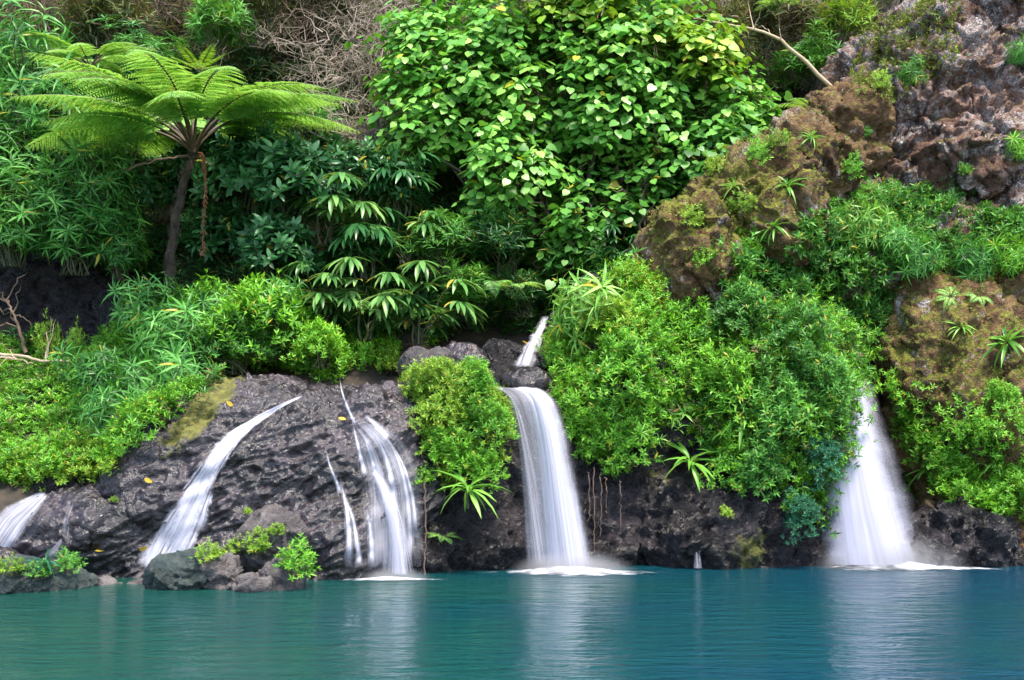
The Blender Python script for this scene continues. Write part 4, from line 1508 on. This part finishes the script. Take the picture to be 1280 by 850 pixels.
for px, py, w, D, mat, lab in [
    (130, 60, 120, 31.0, 'drab', 'drab green bush on the hillside above the paler tree fern'),
    (270, 70, 110, 30.5, 'mid', 'green bush directly above the tall tree fern crown'),
    (350, 40, 120, 31.0, 'drab', 'drab bush at the top middle of the left hillside'),
    (385, 190, 100, 29.2, 'mid', 'green bush behind the right-hand fronds of the tall tree fern'),
    (420, 30, 110, 31.5, 'drab', 'drab bush at the top left of the dry twig tangles'),
    (880, 80, 110, 30.0, 'drab', 'drab bush above the right shoulder of the big shrub'),
    (960, 60, 120, 30.2, 'drab', 'drab bush behind the pale arching branch'),
    (1010, 110, 90, 29.5, 'mid', 'green bush left of the reddish cliff top'),
    (1050, 60, 90, 29.6, 'lime', 'yellow-green bush against the top left of the reddish cliff'),
    (1130, 10, 110, 30.6, 'mid', 'green bush on top of the reddish cliff'),
    (560, 340, 110, 26.6, 'mid', 'leafy bush under the left skirt of the big heart-leaved shrub'),
    (630, 345, 120, 26.6, 'deep', 'dark bush in the hollow above the stream'),
    (715, 360, 100, 27.2, 'mid', 'leafy bush in the hollow over the upper cascade'),
    (765, 380, 90, 26.6, 'mid', 'leafy bush between the upper cascade and the jutting boulder'),
    (590, 400, 100, 26.0, 'mid', 'leafy bush behind the dark stream boulders'),
    (655, 395, 80, 26.4, 'deep', 'small dark bush left of the upper cascade'),
]:
    put('medium_bush', px, py, w, lab, mat, D=D, cat='bush', group='bushes on the hillside')
put('hanging_fern', 605, 355, 60, 'fern with one long frond hanging in the hollow above the stream', D=25.4, cat='fern')
put('hanging_fern', 575, 345, 50, 'shorter hanging fern left of the long hanging frond', D=25.6, cat='fern')
put('fern', 640, 362, 70, 'small spreading fern right of the long hanging frond', D=25.5)
put('upright_fern', 250, 92, 50, 'young fern with upright yellow-green fronds behind the tall tree fern', D=28.5, cat='fern')
put('fern', 1015, 140, 85, 'bright fern at the left shoulder of the reddish cliff', D=27.0)
put('fern', 925, 190, 60, 'fern behind the crest of the jutting mossy boulder', 'lime', D=25.9)
put('fern', 975, 8, 60, 'fern hanging into view at the top edge right of the big shrub', D=29)

# left bank
for px, py, w, mat, D, lab in [
    (335, 445, 150, 'bright', 24.6, 'largest bright rounded bush on the left bank above the outcrop'),
    (265, 435, 130, 'bright', 25.0, 'bright bush on the left bank in front of the tree fern trunk'),
    (205, 430, 110, 'mid', 25.2, 'mid green bush at the left end of the bank bushes'),
    (400, 458, 90, 'bright', 24.4, 'bright low bush at the right end of the bank above the outcrop'),
    (300, 465, 120, 'mid', 24.0, 'darker low bush along the top edge of the outcrop'),
    (485, 468, 55, 'lime', None, 'small bright tuft alone on the top of the outcrop'),
    (120, 592, 75, 'lime', None, 'bright tuft at the lower edge of the left bank over the outcrop'),
    (40, 598, 60, 'lime', None, 'bright tuft above the rock slab at the left edge'),
]:
    put('leafy_bush', px, py, w, lab, mat, D=D, cat='bush', group='small-leaved bushes of the left bank')
for px, py, w, D, lab in [
    (215, 470, 95, 23.8, 'lance-leaved plant in front of the bank bushes left of the outcrop'),
    (175, 525, 90, 22.9, 'lance-leaved plant overhanging the mossy left side of the outcrop'),
    (225, 515, 80, 23.0, 'lance-leaved plant nearest to the yellow moss of the outcrop'),
    (140, 550, 80, 22.4, 'lance-leaved plant low on the left bank'),
    (120, 500, 80, 23.4, 'lance-leaved plant in the middle of the left bank'),
    (275, 425, 70, 24.6, 'lance-leaved plant sticking up from the bank bushes before the fern trunk'),
    (345, 405, 65, 24.6, 'lance-leaved plant on the crest of the largest bank bush'),
    (178, 415, 75, 24.9, 'lance-leaved plant beside the dark hollow'),
    (235, 450, 80, 24.2, 'lance-leaved plant between the two left bank bushes'),
]:
    put('cane_plant', px, py, w, lab, D=D, group='lance-leaved plants of the left bank')
for px, w, lab in [(60, 40, 'small yellow-green sprout at the edge of the dark hollow, left of two'), (95, 34, 'small yellow-green sprout at the edge of the dark hollow, right of two')]:
    put('leafy_plant', px, 450, w, lab, 'lime', D=25.4, sz=1.9, cat='sprout')

# rib between the split cascade and the main fall
for px, py, w, mat, lab in [
    (545, 490, 70, 'lime', 'yellow-green bush on the top left of the dark rock rib'),
    (595, 495, 75, 'bright', 'bright bush on the top right of the dark rock rib'),
    (555, 535, 80, 'lime', 'yellow-green bush in the middle of the dark rock rib'),
    (605, 545, 75, 'bright', 'bright bush overhanging the dark rock rib beside the main fall'),
    (560, 580, 80, 'bright', 'bright bush on the lower left of the dark rock rib'),
    (595, 595, 65, 'bright', 'bright small bush above the strap-leaved plant by the main fall'),
]:
    put('leafy_bush', px, py, w, lab, mat, tilt=.35, cat='bush', group='bushes on the rock rib')
put('strap_leaved_plant', 585, 626, 82, 'strap-leaved plant hanging from the rock rib left of the main fall', D=21.35, tilt=.2)
put('fern', 553, 672, 40, 'little fern low on the rock rib near the water', tilt=.4)
put('leafy_plant', 530, 605, 34, 'small leafy plant beside the right strand of the split cascade', tilt=.5)

# mass right of the main fall
put('cane_plant', 733, 432, 95, 'lance-leaved tuft standing out above the mass right of the stream', 'strap', D=23.6, cat='lance-leaved plant')
for px, py, w, mat, tl, lab in [
    (790, 385, 85, 'lime', .2, 'yellow-green bush under the jutting boulder'),
    (760, 420, 80, 'lime', .2, 'yellow-green bush beside the lance-leaved tuft at the stream'),
    (850, 440, 110, 'bright', .3, 'bright bush below the jutting boulder in the middle of the mass'),
    (930, 420, 110, 'mid', .3, 'mid green bush at the top right of the leafy mass'),
    (1000, 450, 120, 'mid', .3, 'mid green bush at the upper right of the mass next to the slot'),
    (770, 480, 110, 'bright', .3, 'bright bush at the upper left of the mass right of the main fall'),
    (740, 550, 100, 'bright', .4, 'bright bush overhanging the rock just right of the main fall'),
    (785, 560, 90, 'bright', .4, 'bright bush at the lowest tip of the left part of the mass'),
    (900, 500, 110, 'bright', .4, 'bright bush in the centre of the mass'),
    (975, 540, 120, 'mid', .4, 'large mid green bush left of the right-hand fall'),
    (960, 600, 110, 'mid', .4, 'mid green bush on the lower right of the mass'),
    (1015, 490, 90, 'mid', .4, 'mid green bush at the lip of the right-hand fall'),
    (1025, 575, 70, 'bluish', .5, 'blue-green bush touching the left edge of the right-hand fall'),
    (1000, 650, 65, 'bluish', .5, 'blue-green bush low over the water left of the right-hand fall'),
    (915, 590, 90, 'bright', .4, 'bright bush above the fern at the rock foot'),
]:
    put('leafy_bush', px, py, w, lab, mat, tilt=tl, cat='bush', group='bushes in the leafy mass')
for px, py, w, lab in [
    (930, 540, 75, 'pale strap-leaved plant in the middle of the leafy mass'),
    (862, 590, 75, 'yellowish strap-leaved plant hanging at the lower left end of the mass'),
    (928, 510, 50, 'small strap-leaved plant just above the pale one in the mass'),
    (938, 612, 60, 'strap-leaved plant hanging over the dark rock below the mass'),
    (900, 585, 60, 'strap-leaved plant between the yellowish one and the hanging one'),
    (1160, 598, 60, 'strap-leaved plant at the lower left of the mossy right-hand cliff'),
    (1252, 590, 60, 'strap-leaved plant at the lower right edge of the mossy cliff'),
    (1262, 440, 75, 'strap-leaved plant with a dead leaf by the right edge'),
    (1200, 415, 36, 'tiny strap-leaved plant on the bare middle of the mossy cliff'),
    (985, 240, 46, 'strap-leaved plant in the shadowed recess beside the lichen knob'),
    (970, 292, 46, 'strap-leaved plant below the recess beside the jutting boulder'),
    (918, 240, 34, 'small strap-leaved plant on the moss of the jutting boulder'),
    (1012, 178, 34, 'strap-leaved plant on the upper shoulder of the jutting boulder'),
]:
    put('strap_leaved_plant', px, py, w, lab, tilt=.3, group='strap-leaved plants on the cliffs')
for px, py, w, mat, lab in [
    (1050, 300, 85, 'strap', 'drooping pale lance-leaved plant under the reddish cliff, left of two'),
    (1088, 312, 90, 'strap', 'drooping pale lance-leaved plant under the reddish cliff, right of two'),
    (1150, 345, 80, None, 'lance-leaved plant above the olive face of the mossy cliff'),
    (1215, 350, 80, None, 'lance-leaved plant at the top right of the mossy cliff'),
    (1265, 345, 75, 'bright', 'bright lance-leaved plant at the right edge above the mossy cliff'),
    (1015, 330, 70, None, 'lance-leaved plant at the left foot of the reddish cliff'),
    (1110, 325, 75, None, 'lance-leaved plant on the ledge at the foot of the reddish cliff'),
    (1276, 78, 45, 'cane', 'lance-leaved plant at the right edge high on the reddish cliff'),
    (1145, 105, 50, 'mid', 'small lance-leaved plant on the rusty ledge of the reddish cliff'),
    (925, 330, 60, 'bright', 'lance-leaved plant on the lower right of the jutting boulder'),
    (1270, 200, 50, 'bright', 'lance-leaved plant at the right edge in the middle of the reddish cliff'),
]:
    put('cane_plant', px, py, w * .72, lab, mat, tilt=.4, group='lance-leaved plants on the cliffs')
for px, py, w, lab in [(1188, 372, 42, 'bright hanging fern at the top of the olive cliff face, left of two'), (1222, 372, 42, 'bright hanging fern at the top of the olive cliff face, right of two')]:
    put('fern', px, py, w, lab, 'fern', tilt=.5)
for px, py, w, mat, lab in [
    (1168, 575, 70, 'bright', 'bush on the left of the mossy cliff above the strap-leaved plant'),
    (1195, 610, 75, 'bright', 'bush at the middle of the lower edge of the mossy cliff'),
    (1245, 505, 50, 'bright', 'bush in the middle of the mossy cliff near the right edge'),
    (1215, 550, 55, 'bright', 'bush just left of the right-edge strap-leaved plant'),
    (1270, 630, 75, 'bright', 'bush in the lower right corner of the mossy cliff'),
    (1095, 405, 70, 'mid', 'dark bush above the slot of the right-hand fall'),
    (1060, 400, 90, 'mid', 'dark bush at the gap between the leafy mass and the cliff'),
    (1040, 350, 90, 'mid', 'dark bush below the drooping pale plants'),
    (1185, 325, 60, 'mid', 'bush at the base of the grey part of the reddish cliff'),
]:
    put('leafy_bush', px, py, w, lab, mat, tilt=.4, cat='bush', group='bushes on the mossy cliff')
for px, py, w, mat in [(1085, 170, 26, 'mid'), (1206, 218, 22, 'bright'), (1140, 260, 34, 'mid'), (1080, 250, 40, 'bright'), (1190, 255, 34, 'mid'),
                       (1100, 110, 34, 'lime'), (1060, 215, 36, 'bright')]:
    put('leafy_plant', px, py, w, 'small leafy plant rooted in a crack of the bare reddish cliff', mat, tilt=.5, group='small plants in the cliff cracks')
for px, py, w, mat in [(860, 280, 40, 'lime'), (900, 215, 36, 'lime'), (945, 200, 40, 'bright'), (885, 330, 36, 'bright'), (945, 300, 44, 'bright'), (975, 185, 36, 'lime'), (930, 265, 40, 'lime')]:
    put('leafy_plant', px, py, w, 'small leafy plant rooted in the moss of the jutting boulder', mat, tilt=.4, group='small plants on the jutting boulder')
# boulders by the water
for px, py, w, mat, lab in [
    (262, 702, 44, 'lime', 'small yellow-green plant on the algae covered boulder'),
    (328, 688, 50, 'lime', 'small yellow-green plant on the front of the palest boulder'),
    (366, 712, 66, 'bright', 'bright little shrub at the waterline right of the grey stones'),
    (300, 690, 34, 'lime', 'tiny yellow-green plant between the grey boulders'),
    (345, 668, 26, 'lime', 'tiny plant high on the palest boulder'),
    (85, 712, 44, 'mid', 'leafy plant on the small mossy boulder at lower left'),
    (12, 718, 40, 'lime', 'yellow-green plant on the mossy boulder in the lower left corner'),
    (46, 720, 34, 'mid', 'green plant between the two mossy boulders at lower left'),
    (142, 628, 14, 'lime', 'tiny sprig on the bare left apron of the outcrop'),
    (905, 645, 22, 'lime', 'tiny bright sprig on the dark wall under the hanging strap leaves'),
    (310, 642, 14, 'lime', 'tiny sprig on the outcrop above the palest boulder'),
]:
    put('leafy_plant', px, py, w, lab, mat, tilt=.3, cat='plant', sz=.85, group='little plants on the waterside rocks')
put('strap_leaved_plant', 58, 712, 44, 'broad-leaved young plant among the mossy boulders at lower left', 'bluish', tilt=.2)

# ------------------------------------------------------------------ BRANCHES, ROOTS, FALLEN LEAVES
def branch(name, label, cat, paths, mat, r0, r1, kids=0):
    g = Geo()
    p0 = np.array(paths[0][0])
    for pts in paths:
        S = spline(np.array(pts), 20)
        S = S + rng.normal(0, .012, S.shape)
        tube(g, S - p0, r0, r1, 6)
        for k in range(kids):
            q = S[rng.integers(8, 19)]
            e = q + norm(np.array([rng.normal(-.3, .6), rng.normal(0, .4), rng.normal(.35, .5)])) * rng.uniform(.4, 1.1)
            tube(g, curve_pts(q - p0, e - p0, .06, .04, 7), r1 * 1.1, r1 * .3, 4)
    o = g.build(name, M[mat])
    o.location = tuple(p0)
    return tag(o, label, cat)


branch('fallen_branch', 'long pale bare branch arching up left from the reddish cliff', 'branch', [[P(1046, 116, 28), P(1005, 76, 28), P(960, 42, 28.2), P(905, 30, 28.6), P(868, 22, 29)]], 'branch', .06, .015, 10)
branch('fallen_branch', 'pale fallen branch lying along the left bank below the dark hollow', 'branch', [[P(-20, 440, 24.8), P(25, 446, 24.7), P(60, 452, 24.6), P(88, 450, 24.7)]], 'branch', .05, .02, 3)
branch('fallen_branch', 'second pale branch crossing the left bank at the left edge', 'branch', [[P(-20, 450, 24.5), P(10, 447, 24.6), P(40, 455, 24.5)]], 'branch', .03, .012, 2)
branch('dead_stem', 'thin dead stem leaning in the dark hollow at the far left', 'dead stem', [[P(32, 440, 25.9), P(22, 405, 25.9), P(8, 372, 26)]], 'twig_dark', .05, .02, 8)
branch('dead_stem', 'long bare dark branch reaching left from the tall tree fern trunk', 'dead stem', [[P(236, 195, 26.1), P(205, 198, 26), P(180, 206, 26), P(155, 214, 26)]], 'twig_dark', .035, .01, 2)
for i, (px, y0, y1) in enumerate([(736, 590, 652), (742, 585, 690), (750, 590, 668), (757, 596, 640), (775, 600, 668)]):
    branch('hanging_root', 'thin brown root hanging from the leafy mass right of the main fall', 'root', [[P(px, y0, 21.95), P(px + 1, (y0 + y1) / 2, 21.92), P(px + .5, y1, 21.9)]], 'root', .014, .006)['group'] = 'hanging roots'
branch('hanging_root', 'single long thin root hanging beside the split cascade', 'root', [[P(531, 600, 21.3), P(532, 660, 21.25), P(531, 718, 21.2)]], 'root', .016, .012)
fl = lance_leaf(.5, .2, .03)
for px, py, lab in [(173, 687, 'yellow fallen leaf on the outcrop left of the left cascade'), (119, 690, 'yellow fallen leaf beside the dark perched boulder'), (434, 526, 'yellow fallen leaf at the top of the split cascade'),
                    (180, 598, 'orange fallen leaf at the upper left edge of the outcrop'), (600, 478, 'yellow fallen leaf on the stream boulders'), (660, 432, 'orange fallen leaf beside the upper cascade'), (292, 508, 'pale fallen leaf on the top of the outcrop')]:
    p, n = hit(px, py)
    g = Geo()
    g.inst(fl, frames(norm(np.array([[rng.normal(), 0, .3 * rng.normal()]])), n) * .17, np.zeros((1, 3)))
    o = g.build('fallen_leaf', M['yellow'])
    o.location = tuple(p + n * .03)
    tag(o, lab, 'leaf')

for e, w in PROTO.values():
    for ch in list(e.children_recursive):
        bpy.data.objects.remove(ch)
    bpy.data.objects.remove(e)
# ------------------------------------------------------------------ camera, light, render
cam = bpy.data.cameras.new('camera')
co = bpy.data.objects.new('camera', cam)
COL.objects.link(co)
co.location = (0, 0, CH)
co.rotation_euler = (R_(90), 0, 0)
cam.sensor_width = 36
cam.lens = F / 1280 * 36
cam.shift_y = (HZ - 425) / 1280
cam.clip_end = 500
scene.camera = co
SUN_EL, SUN_AZ = R_(67), R_(30)     # azimuth: to the right of straight behind the camera
wd = bpy.data.worlds.new('World')
scene.world = wd
wd.use_nodes = True
nt = wd.node_tree
bg = nt.nodes['Background']
sky = nt.nodes.new('ShaderNodeTexSky')
sky.sky_type = 'NISHITA'
sky.sun_disc = False
sd = Vector((math.sin(SUN_AZ) * math.cos(SUN_EL), -math.cos(SUN_AZ) * math.cos(SUN_EL), math.sin(SUN_EL)))
sky.sun_elevation = SUN_EL
sky.sun_rotation = math.atan2(sd.x, sd.y)
nt.links.new(sky.outputs[0], bg.inputs[0])
bg.inputs[1].default_value = 0.08
sl = bpy.data.lights.new('sun', 'SUN')
sl.energy = 1.5
sl.angle = R_(14)
sl.color = (1.0, 0.91, 0.78)
so = bpy.data.objects.new('sun', sl)
COL.objects.link(so)
so.rotation_euler = sd.to_track_quat('Z', 'Y').to_euler()
vs = scene.view_settings
vs.view_transform = 'Standard'
vs.look = 'None'
vs.gamma = 1
vs.exposure = 2.78
scene.render.engine = 'CYCLES'
scene.cycles.max_bounces = 8
scene.cycles.transparent_max_bounces = 16
scene.cycles.use_denoising = True
